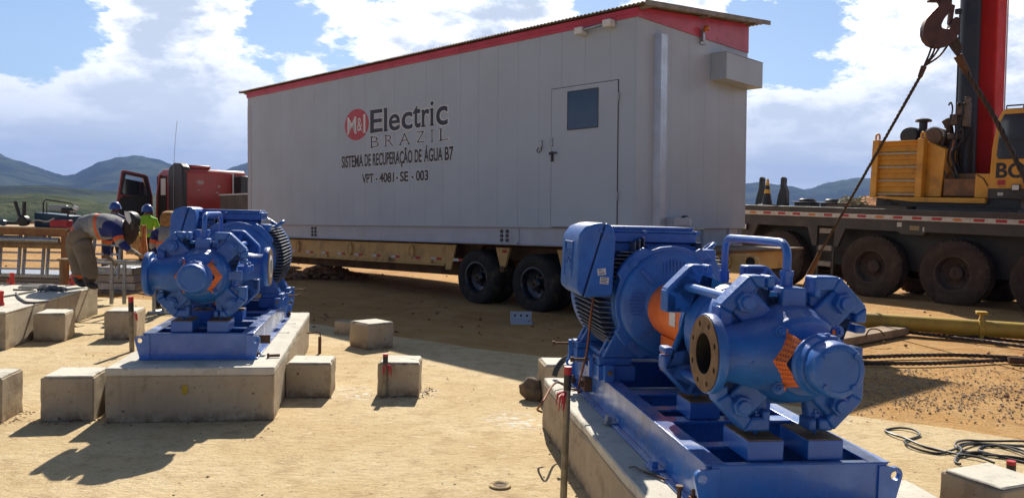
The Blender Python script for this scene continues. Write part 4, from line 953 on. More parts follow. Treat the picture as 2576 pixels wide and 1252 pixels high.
# ================================================================= RED TRACTOR UNIT
def build_truck():
    T = empty('tractor_truck', M=CM, label='dark red tractor lorry at the head of the trailer, its cab door hanging open', cat='lorry')
    XR, XF, Y0, Y1 = -15.94, -18.05, .38, 2.30
    ZB = -.35
    cab = MB()
    prof = [(XR, ZB), (XR, 1.50), (XR - .10, 1.60), (XF + .5, 1.64), (XF + .12, 1.52), (XF, .85), (XF - .08, ZB)]
    cab.prism([(x, z) for x, z in prof], 'y', Y0 + .06, Y1)
    body = cab.build('cab', TRUCKR, T, .05, seg=3)
    # rear wall skin with bare patches
    for (y, z, w, h) in ((.84, 1.20, .16, .09), (.80, .98, .06, .03), (1.42, 1.10, .07, .05), (1.36, .92, .08, .035)):
        pts = [(y + w * (.7 + .5 * noise.noise(Vector((k * .9, y * 3, 0)))) * math.cos(k * math.pi / 8), z + h * (.7 + .6 * noise.noise(Vector((k * .9, 0, y * 5)))) * math.sin(k * math.pi / 8)) for k in range(16)]
        MB().prism(pts, 'x', XR + .001, XR + .004).build('primer_patch', PATCH, body, smooth=False)
    MB().box(XR + .001, XR + .01, .36, 2.28, 1.50, 1.515).build('seam', TRUCKR, body)
    # black side fairing
    b = MB().prism([(XR - .02, ZB), (XR - .02, 1.62), (XR - .22, 1.74), (XR - .62, 1.78), (XR - .92, 1.68), (XR - 1.02, 1.50), (XR - 1.02, ZB)], 'y', Y0 - .05, Y0 + .20)
    b.build('side_fairing', BLACK, T, .05, seg=3)
    # door opening on the near side
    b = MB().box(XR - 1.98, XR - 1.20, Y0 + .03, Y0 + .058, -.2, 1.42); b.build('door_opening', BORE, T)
    b = MB().box(XR - 1.20, XR - 1.03, Y0 + .0, Y0 + .059, ZB, 1.48); b.build('cab_pillar', TRUCKR, T, .015)
    b = MB().prism([(XR - 2.05, ZB), (XR - 1.98, .85), (XR - 1.80, 1.46), (XR - 1.70, 1.46), (XR - 1.90, .85), (XR - 1.95, ZB)], 'y', Y0 + .0, Y0 + .059); b.build('cab_pillar', TRUCKR, T, .01)
    MB().box(XR - 1.68, XR - 1.35, Y0 + .02, Y0 + .029, .85, 1.35).build('inner_window', STICKER, T)
    # open door, standing square off the cab
    D = XF - .05
    outl = [(.34, -.38), (.34, .80), (.20, 1.42), (.12, 1.47), (-.50, 1.58), (-.56, 1.56), (-.73, .52), (-.76, -.38)]
    win = [(.20, .84), (.06, 1.36), (-.45, 1.45), (-.56, .93), (-.5, .86)]
    me = outline_mesh([outl, win], .06); dr = link_mesh('cab_door', me, TRUCKR, T, .012); dr.matrix_local = Matrix(((0, 0, 1, D), (1, 0, 0, 0), (0, 1, 0, 0), (0, 0, 0, 1)))
    def on_door(name, mat, outs, t, dx):
        me = outline_mesh(outs, t); o = link_mesh(name, me, mat, dr); o.matrix_local = Matrix.Translation((0, 0, dx)); return o
    on_door('door_trim', BLACK, [[(.29, -.33), (.29, .79), (.24, .83), (-.54, .80), (-.65, .70), (-.69, -.33)]], .02, .041)
    on_door('door_frame', BLACK, [[(.30, .80), (.17, 1.39), (.10, 1.43), (-.50, 1.52), (-.53, 1.50), (-.62, .84)], win], .012, .037)
    on_door('door_pane', GLASSD, [[(.21, .83), (.08, 1.24), (-.46, 1.33), (-.57, .85)]], .006, 0)
    on_door('door_mirror', GLASS, [[(.17, .85), (.12, 1.13), (.03, 1.13), (.01, .88)]], .012, .025)
    MB().box(-.02, .13, .42, .46, .053, .075).build('door_pull', GALV, dr, .005)
    # roof hatch, whip aerial, rear grab frame
    MB().box(XR - .75, XR - .15, .62, 1.25, 1.60, 1.71).build('roof_hatch', TRUCKR, T, .04)
    MB().tube(smoothpath([(XR - .55, .30, -.2), (XR - .56, .30, 1.2), (XR - .50, .33, 2.3), (XR - .43, .37, 3.0)]), [.007] * 18 + [.004], 6).build('whip_aerial', GALV, T)
    b = MB().tube([(XR + .06, 1.84, .85), (XR + .06, 1.84, 1.50)], .022, 8); b.build('grab_rail', STICKER, T)
    b = MB().tube([(XR + .06, 2.16, .85), (XR + .06, 2.16, 1.38)], .022, 8); b.build('grab_rail', STICKER, T)
    MB().box(XR + .0, XR + .5, 1.86, 2.14, .80, 1.42).build('air_stack', BLACK, T, .03)
    # ballast box and hose rack behind the cab, chassis and wheels
    o = MB().box(XR + .9, XR + 2.6, 1.0, 2.4, .15, .80).build('ballast_box', pm('drab_box', (.13, .11, .08), (.10, .085, .065), 3, .7), T, .02)
    MB().box(XR + .88, XR + 2.62, .98, 2.42, .8005, .84).build('box_lid', STICKER, o)
    rk = MB()
    for k in range(5): rk.tube([(XR + .25, 1.42 + k * .05, .42 + k * .10), (XR + .25, 1.58 + k * .05, .44 + k * .10)], .016, 6)
    rk.tube([(XR + .25, 1.42, .40), (XR + .25, 1.64, .86)], .016, 6).tube([(XR + .25, 1.58, .40), (XR + .25, 1.80, .86)], .016, 6); rk.build('hose_rack', STICKER, T)
    MB().box(XF, XR + 4.2, .80, 1.95, -.55, -.28).build('chassis', CARR, T, .02)
    for x in (XF + 1.0, XR + 1.6, XR + 2.95):
        for y in (.42, 2.0): wheel(T, (x, y, -1.06 + .52), .52, .30, 'y', .29, TYRE, RIMD, .10)
    MB().box(XF - .1, XF + .3, .42, 2.2, -.95, -.36).build('front_bumper', TRUCKR, T, .04)
    MB().box(XR + 2.62, XR + 5.0, .7, 2.3, -.27, -.05).build('coupling_plate', YELD, T, .02)
build_truck()

# ================================================================= MOBILE CRANE
_cx = Vector((.614, -.789, -.0175)).normalized(); _cy = Vector((.789, .614, 0)).normalized(); _cz = _cx.cross(_cy)
KM = Matrix.Translation((7.85, 17.3, 0)) @ Matrix((( _cx.x, _cy.x, _cz.x), (_cx.y, _cy.y, _cz.y), (_cx.z, _cy.z, _cz.z))).to_4x4()
def slat(b, x0, x1, z0, z1, y, n):
    """louvred front: tilted blades"""
    for k in range(n):
        z = z0 + (z1 - z0) * k / n; h = (z1 - z0) / n
        b.prism([(y, z + .01), (y - .05, z + .01), (y + .01, z + h * .98), (y + .03, z + h * .98)], 'x', x0, x1)
def build_crane():
    T = empty('mobile_crane', M=KM, label='yellow and red mobile crane on a dark multi axle carrier, parked behind the right pump', cat='crane')
    # carrier
    b = MB()
    sk = [(-4.6, 1.72), (-4.6, 1.05), (-3.14, 1.05), (-2.96, 1.46), (-1.62, 1.46), (-1.47, 1.04), (-1.36, 1.04), (-1.36, 1.50), (-.94, 1.50), (-.94, 1.04), (-.84, 1.04), (-.68, 1.46), (.50, 1.46), (.56, 1.40), (1.02, 1.40), (1.08, 1.47), (7.2, 1.47), (7.2, 1.72)]
    b.prism(sk, 'y', .0, .10); b.prism(sk, 'y', 2.45, 2.55)
    cr = b.build('carrier_frame', CARR, T, .008)
    MB().box(-4.6, 7.2, -.02, 2.57, 1.80, 1.93).box(-4.6, 7.2, .11, 2.44, 1.5, 1.799).build('deck', CARR, T, .015)
    MB().box(-4.2, 7.2, .45, 2.05, .62, 1.4995).build('chassis', BLACK, T)
    # reflective tape strip
    tp = MB().box(-4.6, 7.2, -.0305, -.0205, 1.70, 1.7995).build('marking_strip', WHITE, T)
    k = 0; x = -4.4
    while x < 7:
        if k % 4 == 3: MB().lathe([(1, -.034), (1, -.031)], 'y', (0, 0, 0), 20, Matrix.Translation((x + .10, 0, 1.75)) @ Matrix.Diagonal((.10, 1, .03, 1))).build('side_marker', AMBER, tp)
        else: MB().box(x, x + .20, -.0335, -.031, 1.725, 1.782).build('reflector', REDREF, tp)
        x += .40; k += 1
    # steps between the first two wheels
    b = MB(); b.box(-1.36, -1.31, .02, .05, .30, 1.03).box(-.98, -.93, .02, .05, .30, 1.03); lad = b.build('step_rail', CARR, T)
    for z in (1.33, .94, .58): MB().box(-1.305, -.985, .0, .16, z, z + .115).build('step', STICKER if z > 9 else pm('worn_tread', (.30, .25, .19), (.24, .2, .15), 12, .6), lad, .004)
    for x in (-2.38, -.06, 1.66, 3.36, 5.06):
        for y in (.0, 2.10): wheel(T, (x, y, .665 - .0 * x), .68, .42, 'y', .36, TYRED, RIMD, .14 if x < -1 else .20, holes=10 if x < -1 else 0, treadn=44, hub=.14)
        MB().lathe([(.10, .3), (.10, 2.2)], 'y', (x, 0, .70), 12).build('axle', BLACK, T)
    for x0, x1, z, m in ((.48, .58, 1.56, WHITE), (.75, .95, 1.50, pm('brass_plate', (.3, .22, .1), (.25, .18, .08), 10, .5)), (1.02, 1.05, 1.48, WHITE)): MB().box(x0, x1, -.006, -.0005, z, z + .09).build('data_plate', m, cr)
    b = MB().box(-3.36, -3.24, -.06, -.0005, 1.32, 1.46); wl = b.build('work_lamp', BLACK, T, .008); MB().box(-3.345, -3.255, -.068, -.0605, 1.335, 1.445).build('lamp_glass', STICKER, wl, .004)
    # clutter of the deck: outrigger horns, mounts
    for x in (-3.32, -2.70):
        b = MB().prism([(x - .16, 1.93), (x + .12, 1.93), (x + .10, 2.30), (x + .02, 2.44), (x + .02, 2.62), (x - .04, 2.66), (x - .07, 2.60), (x - .07, 2.36), (x - .12, 2.20)], 'y', .55, .72); b.build('stowage_horn', BLACK, T, .02)
    for x in (-2.25, -1.55):
        b = MB().box(x - .22, x + .22, .75, 1.15, 1.9305, 2.02).box(x - .28, x + .28, .7, 1.2, 2.0205, 2.05).lathe([(.2, 2.0505), (.2, 2.10), (.17, 2.13)], 'z', (x, .95, 0), 16); b.build('deck_mount', BLACK, T, .008)
    b = MB().box(-1.3, .55, .2, 1.6, 1.9305, 2.0).box(-1.2, -.6, .05, .15, 1.9305, 1.965); b.build('deck_plate', pm('worn_brown_plate', (.15, .09, .055), (.11, .07, .045), 3, .7), T)
    MB().prism([(-1.45, 1.9305), (-1.38, 1.9305), (-1.34, 2.15), (-1.43, 2.15)], 'y', .9, .95).build('deck_post', WHITE, T); MB().prism([(.50, 1.9305), (.60, 1.9305), (.66, 2.16), (.54, 2.16)], 'y', 1.6, 1.65).build('deck_post', WHITE, T)
    MB().box(-.3, 2.6, .55, 2.3, 2.0005, 2.20).box(.7, 2.65, .3, 2.45, 1.9305, 2.0).build('slew_ring', BLACK, T, .01)
    # upper works: ribbed counterweight box on the left
    X0, X1, Z0, Z1, Y = -.36, .70, 2.22, 3.42, .50
    b = MB().box(X0, X1, Y + .06, 2.1, Z0, Z1 - .01).prism([(X1, 2.22), (1.05, 2.22), (1.10, 3.22), (X1, 3.40)], 'y', Y + .12, 2.0); cw = b.build('engine_housing', CRANEY, T, .012)
    for k in range(4):
        z = Z0 + .04 + k * .295
        for j in range(2): MB().prism([(Y + .06, z + .05 + j * .12), (Y + .012 + j * .01, z + .05 + j * .12), (Y + .055, z + .165 + j * .12), (Y + .06, z + .165 + j * .12)], 'x', X0 + .075, X1 - .075).build('louvre_panel', CRANEY, cw)
        MB().box(X0 + .06, X1 - .06, Y - .01, Y + .0595, z - .02, z + .018).build('louvre_ledge', pm('worn_ledge', (.42, .36, .26), (.36, .3, .2), 8, .6), cw)
    MB().box(X0, X1, Y - .02, Y + .0595, Z1 - .03, Z1).build('top_rail', CRANEY, cw, .006)
    for x in (X0, X1 - .07): 
        MB().box(x - .04, x + .10, Y - .07, Y + .09, Z0 - .02, Z1 + .03).build('corner_post', CRANEY, T, .012)
        MB().tube(smoothpath([(x + .0, Y, Z1 + .02), (x + .0, Y, Z1 + .12), (x + .03, Y, Z1 + .16), (x + .07, Y, Z1 + .14), (x + .085, Y, Z1 + .04)], 4), .022, 8).build('lifting_handle', CRANEY, T)
    MB().prism([(X0 - .04, 2.20), (X0 - .04, 2.185), (.6, 2.10), (2.0, 2.10), (2.0, 2.20)], 'y', Y - .07, 2.1).build('turntable_edge', CRANEY, T)
    # exhaust, air filter, hoses
    ex = MB().cyl((.42, 1.0, 3.40), (.42, 1.0, 3.86), .085, 14).lathe([(.16, 3.86), (.17, 3.875), (.16, 3.905), (.10, 3.93)], 'z', (.42, 1.0, 0), 18); ex.build('air_intake', BLACK, T)
    MB().lathe([(.18, .8), (.20, .86), (.20, 1.3), (.18, 1.36)], 'y', (.20, 0, 3.55), 20).build('silencer', BLACK, T)
    MB().lathe([(.18, .8), (.21, .86), (.21, 1.5), (.18, 1.56)], 'y', (.72, 0, 3.50), 20).build('filter_drum', pm('drum_brown', (.15, .085, .04), (.1, .06, .03), 6, .5), T)
    b = MB()
    for i in range(14):
        a = math.pi * (i + .5) / 14; b.box(.72 + .213 * math.cos(a) - .012, .72 + .213 * math.cos(a) + .012, .84, .93, 3.50 + .213 * math.sin(a) - .012, 3.50 + .213 * math.sin(a) + .012)
    b.build('drum_vent', STICKER, T)
    MB().tube(smoothpath([(.95, 1.1, 3.4), (.93, 1.1, 3.62), (.90, 1.1, 3.78), (.84, 1.1, 3.88)]), [.06] * 10 + [.085] * 9, 10).build('exhaust_elbow', RUST, T)
    rnd = random.Random(3)
    for k in range(11):
        x = .95 + rnd.random() * .42; y = .75 + rnd.random() * .5; zt = 3.55 + rnd.random() * .75
        MB().tube(smoothpath([(x - .05, y, zt - .05), (x, y, zt), (x + .06 * rnd.random(), y, zt - .25), (x - .15 * rnd.random(), y - .1, 3.1), (x + .05, y - .1, 2.6), (x - .1 * rnd.random(), y, 2.35)]), .018, 6).build('hydraulic_hose', BLACK, T)
    b = MB()
    for x, z, w, h in ((1.02, 3.75, .16, .22), (1.15, 3.95, .12, .25), (1.28, 3.7, .1, .5), (1.30, 4.1, .06, .22), (1.0, 3.45, .22, .12)): b.box(x, x + w, .85, 1.05, z, z + h)
    b.build('valve_block', pm('valve_brown', (.16, .10, .06), (.1, .065, .04), 12, .6), T, .01)
    b = MB().box(1.02, 2.0, .8, 2.0, 2.20, 2.72); b.box(1.1, 1.75, .62, .7995, 2.24, 2.60); b.build('slew_frame', pm('slew_brown', (.26, .11, .03), (.16, .075, .03), 5, .6), T, .012)
    MB().box(1.72, 2.0, .6, .7995, 2.21, 2.70).build('slew_cover', CRANEY, T, .012)
    MB().tube([(1.75, .59, 2.68), (1.88, .59, 2.6), (1.97, .59, 2.45)], .012, 6).build('cover_strut', RUST, T)
    # raised boom and luffing cylinder
    dz = Vector((-.043, .03, 1)).normalized()
    def up(x, y, z0, z1, w, d): 
        a = Vector((x, y, z0)); c = a + dz * (z1 - z0)
        p = []
        for q in (a, c): p += [q + Vector((-w / 2, -d / 2, 0)), q + Vector((w / 2, -d / 2, 0)), q + Vector((w / 2, d / 2, 0)), q + Vector((-w / 2, d / 2, 0))]
        return p
    b = MB(); b.hexa(up(1.42, 1.85, 2.6, 10.5, .44, .50)); bm_ = b.build('boom', CRANER, T, .03)
    b = MB(); b.hexa(up(1.652, 2.09, 2.6, 10.5, .02, .03)); b.build('boom_edge', STICKER, bm_)
    a = Vector((1.20, 1.35, 2.72)); MB().cyl(a, a + dz * 3.9, .205, 28).cyl(a + dz * 3.9, a + dz * 4.2, .225, 28).cyl(a + dz * 4.2, a + dz * 7.5, .14, 20).build('luffing_cylinder', CYLM, T)
    MB().cyl((1.06, 1.1, 3.6), Vector((1.06, 1.1, 3.6)) + dz * 2.55, .018, 8).box(.90, 1.0, 1.05, 1.15, 6.12, 6.22).build('side_rod', BLACK, T)
    # operator's cab
    CX = 2.03; CB, CT = 2.20, 3.97
    prof = [(CX - .02, CB), (CX, 3.2), (CX + .07, 3.78), (CX + .14, 3.93), (CX + .22, CT), (4.3, CT), (4.3, CB)]
    c = MB().prism(prof, 'y', .50, 1.55).build('operator_cab', CRANEY, T, .03, seg=3)
    MB().prism([(CX + .13, 2.98), (CX + .10, 3.06), (CX + .13, 3.72), (CX + .19, 3.86), (4.1, 3.86), (4.1, 2.98)], 'y', .485, .4995).build('cab_window', GLASS, c, .006)
    MB().box(CX - .012, 4.3, .490, .4995, CB + .0, 2.40).build('cab_skirt', CARR, c)
    MB().box(CX + .15, CX + .29, .494, .4995, 2.47, 2.57).build('tail_light', REDREF, c); MB().box(CX + .17, CX + .24, .4945, .4995, 2.42, 2.455).build('marker_light', AMBER, c)
    lm = MB().box(CX + .42, CX + .57, .455, .4895, 2.36, 2.48).build('work_lamp', BLACK, c, .01); MB().box(CX + .435, CX + .555, .448, .4545, 2.372, 2.468).build('lamp_glass', STICKER, lm)
    MB().box(CX + .17, CX + .27, .4845, .4895, 2.26, 2.32).build('data_plate', WHITE, c)
    me = text_mesh('BOLL', CX + .12, CX + 1.03, 2.615, 2.90, .004, .03); o = link_mesh('lettering', me, INK, c, smooth=False); o.matrix_local = Matrix(((1, 0, 0, 0), (0, 0, -1, .4995), (0, 1, 0, 0), (0, 0, 0, 1)))
    b = MB().tube([(CX + .2, .55, CT + .06), (4.2, .55, CT + .06)], .015, 6)
    for x in (CX + .2, CX + .5, CX + .85, CX + 1.2): b.tube([(x, .55, CT - .02), (x, .55, CT + .06)], .012, 6)
    b.build('roof_rail', BLACK, c)
build_crane()

# ---------------------------------------------------------------- things on the crane's deck
def cone(loc):
    T = empty('traffic_cone', loc, 0, 'black and yellow striped traffic cone standing on the crane deck', 'traffic cone')
    MB().box(-.17, .17, -.17, .17, .001, .03).build('base', BLACK, T, .01)
    YB = pm('cone_yellow', (.75, .42, .03), (.65, .36, .03), 20, .5)
    zz = [(.03, .135), (.30, .082), (.40, .066), (.50, .050), (.62, .033), (.66, .026)]
    for (a, ra), (c, rc), m in zip(zz, zz[1:], (BLACK, YB, BLACK, YB, YB)): MB().lathe([(ra, a), (rc, c)], 'z', (0, 0, 0), 20).build('band', m, T)
cone(KM @ Vector((-3.05, .45, 1.931)))
def rope_heap(name, lab, c, n, rx, ry, mat, r=.012, seed=1, h=.2):
    rn = random.Random(seed); T = MB(); pts = []
    for k in range(n * 9):
        a = k / 9 * 2 * math.pi * 1.03 + rn.uniform(-.2, .2); q = .55 + .45 * rn.random()
        pts.append(Vector(c) + Vector((math.cos(a) * rx * q + .3 * rx * math.sin(k * .37), math.sin(a) * ry * q, r + h * abs(math.sin(k * .9)) * rn.random())))
    T.tube(smoothpath(pts, 4), r, 6); return tag(T.build(name, mat), lab, 'rope')
for nm, lab, x, rx, mt, sd_ in (('rope_coil', 'green and white rope heaped on the crane deck beside the deck mounts', -.95, .28, pm('green_rope', (.16, .2, .12), (.3, .3, .24), 30, .8), 5), ('rope_coil', 'dark rope heaped on the crane deck behind the slanting wire sling', .12, .34, pm('dark_rope', (.06, .045, .035), (.1, .08, .06), 30, .8), 8)):
    o = rope_heap(nm, lab, (x, .75, 2.002), 7, rx, .3, mt, .013, sd_, .22); o.data.transform(KM)

# ================================================================= HOOK AND SLINGS
HY = 11.6
def hp(u, v, dy=0.0): return at(u, v, HY + dy)
def build_hook():
    q = lambda a, c: (2264.2 + a * .2512, c * .2512)                 # outline read off the hook itself
    outer = [(290, -10), (285, 20), (395, 22), (370, 70), (300, 140), (245, 205), (218, 280), (215, 350), (235, 410), (275, 455), (330, 480), (400, 485), (455, 470), (505, 430), (545, 400), (565, 350), (580, 290), (578, 200), (560, 180), (530, 182), (505, 215), (490, 260), (480, 300), (440, 300), (410, 292), (395, 275), (400, 250), (420, 205), (455, 160), (480, 120), (500, 60), (505, -10)]
    o = hp(*q(390, 250)); P = []
    for a, c in outer: w = hp(*q(a, c)); P.append((w.x - o.x, w.z - o.z))
    # the hook hangs squarely below its block: lifted into a body of real thickness
    T = empty('crane_hook', o, 0, 'large rusty brown crane hook hanging from above with four slings on it', 'hook')
    bm = bmesh.new(); me = outline_mesh([P], .10); me.transform(Matrix.Rotation(R_(90), 4, 'X')); hk = link_mesh('hook_body', me, HOOKM, T, .035, seg=3)
    lt = [(482, 250), (530, 248), (545, 50), (500, 42)]; L = []
    for a, c in [(478, 245), (498, 250), (522, 190), (543, 60), (503, 45), (488, 120)]: w = hp(*q(a, c)); L.append((w.x - o.x, w.z - o.z))
    me = outline_mesh([L], .05); me.transform(Matrix.Rotation(R_(90), 4, 'X')); link_mesh('safety_latch', me, HOOKM, T, .006)
    w0 = hp(*q(400, 0)) - o
    MB().lathe([(.10, w0.z + .0), (.13, w0.z + .03), (.13, w0.z + .14), (.09, w0.z + .16)], 'z', (w0.x, 0, 0), 20).box(w0.x - .22, w0.x + .22, -.14, .14, w0.z + .162, w0.z + .75).build('hook_block', HOOKM, T, .02)
    MB().lathe([(.012, w0.z + .751), (.012, w0.z + 5)], 'z', (w0.x - .1, 0, 0), 8).build('hoist_rope', ROPE, T); MB().lathe([(.012, w0.z + .751), (.012, w0.z + 5)], 'z', (w0.x + .1, 0, 0), 8).build('hoist_rope', ROPE, T)
build_hook()
def twist(pts, r, name, parent=None, strands=3, mat=None):
    """laid rope: strands wound round the line"""
    b = MB(); P = smoothpath(pts, 40); L = 0
    for s_ in range(strands):
        path = []; L = 0
        for i, p in enumerate(P):
            t = (P[min(i + 1, len(P) - 1)] - P[max(i - 1, 0)]).normalized(); L += (p - P[i - 1]).length if i else 0
            u = t.cross(Vector((.3, 1, .2))).normalized(); w = t.cross(u); a = L / (r * 9) * 2 * math.pi + 2 * math.pi * s_ / strands
            path.append(p + (u * math.cos(a) + w * math.sin(a)) * r * .5)
        b.tube(path, r * .56, 6)
    return b.build(name, mat or ROPE, parent)
def sling(lab, legs_from, ferr, line, end, r=.024):
    T = empty('wire_sling', line[0], 0, lab, 'wire sling', 'wire slings on the crane hook'); T.location = (0, 0, 0)
    for a in legs_from: MB().tube(smoothpath([a[0], a[1], ferr[0]], 8), r * .62, 8).build('eye_leg', ROPE, T)
    MB().cyl(ferr[0], ferr[1], r * 1.75, 12, r * 1.35).build('ferrule', RUST, T)
    twist(line, r, 'rope_body', T)
    if end:
        MB().cyl(end[0], end[1], r * 1.35, 12, r * 2.3).build('ferrule', RUST, T)
        MB().tube(smoothpath(end[2], 8), r * .62, 8).build('eye_leg', ROPE, T)
f0 = hp(2324, 168); f1 = hp(2314, 194)
sling('slanting wire sling running from the hook down to the ground behind the right pump', [(hp(2345, 112), hp(2338, 135)), (hp(2354, 116), hp(2344, 140)), (hp(2366, 116), hp(2348, 142)), (hp(2386, 112), hp(2362, 142))], (f0, f1),
      [f1, at(2200, 395, 12.6), at(2060, 640, 13.8)], (at(2062, 636, 13.8), at(2036, 690, 14.1), [at(2034, 692, 14.1), at(2010, 740, 14.5), at(1985, 800, 15), at(1998, 806, 15), at(2020, 752, 14.5), at(2042, 694, 14.1)]))
f0 = hp(2410, 140); f1 = hp(2432, 182)
sling('thick wire sling running from the hook across the crane cab out to the right', [(hp(2388, 110), hp(2398, 125)), (hp(2395, 104), hp(2404, 124)), (hp(2400, 100), hp(2410, 122)), (hp(2406, 95), hp(2416, 122))], (f0, f1), [f1, hp(2515, 320, -.15), hp(2600, 500, -.5), hp(2690, 720, -.7)], None, .036)

# ================================================================= YARD THINGS
def yard():
    # yellow spreader tube lying on the dirt
    A, B = Vector((4.6, 12.15, .155)), Vector((8.4, 10.55, .155)); d = (B - A); L = d.length
    T = empty('spreader_tube', A, math.atan2(d.y, d.x), 'long yellow steel tube with welded lug clamps lying on the dirt', 'steel tube')
    MB().lathe([(.10, 0), (.118, .002), (.118, L), (.10, L + .002)], 'x', (0, 0, 0), 28).build('tube', SPRY, T)
    for x in (2.28, 3.10, 3.9):
        b = MB().lathe([(.119, x - .035), (.145, x - .03), (.145, x + .03), (.119, x + .035)], 'x', (0, 0, 0), 24)
        b.prism([(-.11, .10), (.11, .10), (.05, .215), (-.05, .215)], 'x', x - .018, x + .018).box(x - .02, x + .02, -.13, .13, -.154, -.09); c = b.build('lug_clamp', SPRY, T, .006)
        MB().prism([(-.05, .20), (.05, .20), (.10, .24), (-.10, .24)], 'x', x - .07, x + .07).build('clamp_wing', SPRY, c, .005)
    # timber under its end
    A, B = gp(2130, 872), gp(2262, 832); d = B - A
    T = MB().box(-.15, d.length * .86, 0, .32, 0, .11).build('timber_block', WOOD, None, .012); T.location = A; T.rotation_euler = (0, 0, math.atan2(d.y, d.x) - .12); tag(T, 'thick weathered timber baulk lying on the dirt behind the near pump', 'timber')
    o = MB().tube(smoothpath([A + Vector((.35, .25, .115)), A + Vector((.42, .28, .2)), A + Vector((.55, .3, .19)), A + Vector((.62, .28, .115))], 5), .010, 6).build('wire_loop', RUST); tag(o, 'bent rusty wire loop standing on the timber baulk', 'wire loop')
    # wire ropes on the ground, laid in pairs
    for i, (pts, lab) in enumerate(((((2110, 816), (2200, 822), (2330, 838), (2450, 852), (2600, 868)), 'upper wire rope of the pair passing behind the timber baulk'), (((2150, 823), (2230, 834), (2330, 846), (2450, 860), (2600, 880)), 'lower wire rope of the pair passing behind the timber baulk'),
                                    (((2140, 907), (2200, 903), (2330, 899), (2450, 900), (2600, 908)), 'far wire rope of the pair lying above the gravel patch'), (((2140, 919), (2200, 920), (2330, 920), (2440, 916), (2530, 912), (2600, 916)), 'near wire rope of the pair lying at the gravel patch, with a rusty ferrule'))):
        o = twist([gp(u, v) + Vector((0, 0, .03)) for u, v in pts], .024, 'wire_rope'); tag(o, lab, 'wire rope', 'wire ropes lying on the dirt')
        if i == 3: MB().cyl(gp(2536, 914) + Vector((0, 0, .045)), gp(2600, 918) + Vector((0, 0, .045)), .042, 12).build('ferrule', RUST, o)
    # black cable in loose loops on the slab
    Z = .011; c0 = lambda *a: [gp(2138.4 + .1713 * u, 1037.7 + .1713 * v, Z) for u, v in a]
    runs = [c0((2120, 745), (1900, 680), (1600, 625), (1300, 545), (1050, 480), (820, 395), (640, 340), (520, 275), (560, 240), (720, 228), (900, 258), (1010, 310), (1000, 345), (880, 385), (800, 430), (830, 480), (1000, 545), (1250, 590), (1420, 580), (1600, 530), (1750, 475), (1900, 455), (2100, 480), (2300, 525), (2500, 600), (2700, 690)),
            c0((2700, 440), (2500, 437), (2250, 430), (1950, 415), (1750, 405), (1600, 435), (1540, 495), (1600, 545), (1800, 590), (2050, 630), (2300, 660), (2550, 690), (2750, 720)),
            c0((2760, 540), (2550, 520), (2300, 495), (2000, 490), (1900, 525), (1900, 575), (2000, 610), (2200, 650), (2450, 700), (2700, 760)),
            c0((2720, 640), (2500, 560), (2250, 505), (1950, 460), (1700, 450), (1590, 500), (1640, 570), (1560, 660), (1545, 720), (1620, 760)),
            c0((1590, 640), (1800, 600), (2050, 620), (2400, 660), (2750, 700))]
    b = MB()
    for r in runs:
        P = smoothpath(r, 6); b.tube([p + Vector((0, 0, .006 * (1 + math.sin(i * .23)))) for i, p in enumerate(P)], .0085, 8)
    tag(b.build('cable_coil', CABLE), 'black cable lying in loose loops on the slab at the right', 'cable')
    # loose lifting lug plate in the cabin's shade
    a = gp(1287, 806); T = empty('lug_plate', a, R_(3), 'grey painted lug plate with one eye lying in the cabin shade', 'steel plate')
    me = outline_mesh([[(-.02, 0), (.30, 0), (.30, -.30), (.22, -.42), (.12, -.44), (-.02, -.32)], circle_pts(.21, -.33, .045, 18)], .02); o = link_mesh('plate', me, GREYB, T, .004); o.location = (0, 0, .012); o.rotation_euler = (R_(9), 0, 0)
    b = MB().box(-.02, .30, 0, .02, .0, .14); o = b.build('flange', GREYB, T, .003)
    for x in (.05, .14, .23): MB().lathe([(.017, -.003), (.017, -.0005)], 'y', (x, 0, .08), 10).build('bolt_hole', BORE, o)
    # pipes
    def pipe(base, top, r, lab, ribbon=None, red=.045, blk=.085, shaded=None):
        T = empty('marker_pipe', base, 0, lab, 'pipe', 'pipes with red and black tape'); d = Vector(top) - Vector(base); n = d.normalized(); L = d.length
        z = lambda t: n * t
        MB().cyl(z(-.02), z(L - red - blk), r, 16).build('pipe', ZINCP, T); MB().cyl(z(L - red - blk), z(L - red), r * 1.06, 16).build('black_tape', BLKTAPE, T); MB().cyl(z(L - red), z(L), r * 1.08, 16).build('red_tape', REDTAPE, T)
        if ribbon:
            b = MB(); rn = random.Random(4)
            for k in range(9):
                a = ribbon + rn.uniform(-.9, .9); q = z(L - red - blk - .01) + Vector((math.cos(a), math.sin(a), 0)) * r
                P = [q, q + Vector((math.cos(a) * .03, math.sin(a) * .03, -.01 - .02 * rn.random())), q + Vector((math.cos(a) * .04, math.sin(a) * .04, -.06 - .05 * rn.random()))]
                b.tube(P, [.004, .007, .002], 5)
            b.build('red_ribbon', REDTAPE, T)
        return T
    pipe(gp(1417, 1264), at(1429, 921, gp(1417, 1264).y - .02), .020, 'tall zinc pipe with red and black tape standing against the near plinth', 3.6)
    pipe(gp(332, 884), at(329, 746, gp(332, 884).y), .026, 'zinc pipe with red and black tape beside the left pump plinth', .4, .06, .10)
    pipe(gp(968, 998), at(970, 889, gp(968, 998).y), .021, 'short taped pipe standing against the front of a lone block', 5.2, .02, .06)
    q = gp(2541, 1310); pipe(q, at(2544, 1158, q.y), .022, 'taped pipe in front of the block in the lower right corner', 2.9, .02, .07)
    # copper stub by the left plinth
    a = gp(804, 889); T = empty('earthing_stub', a, 0, 'short rusty stub with a bent wire rising from the slab beside the left plinth', 'stub'); MB().cyl((0, 0, -.01), (0, 0, .19), .018, 12).build('tube', RUST, T)
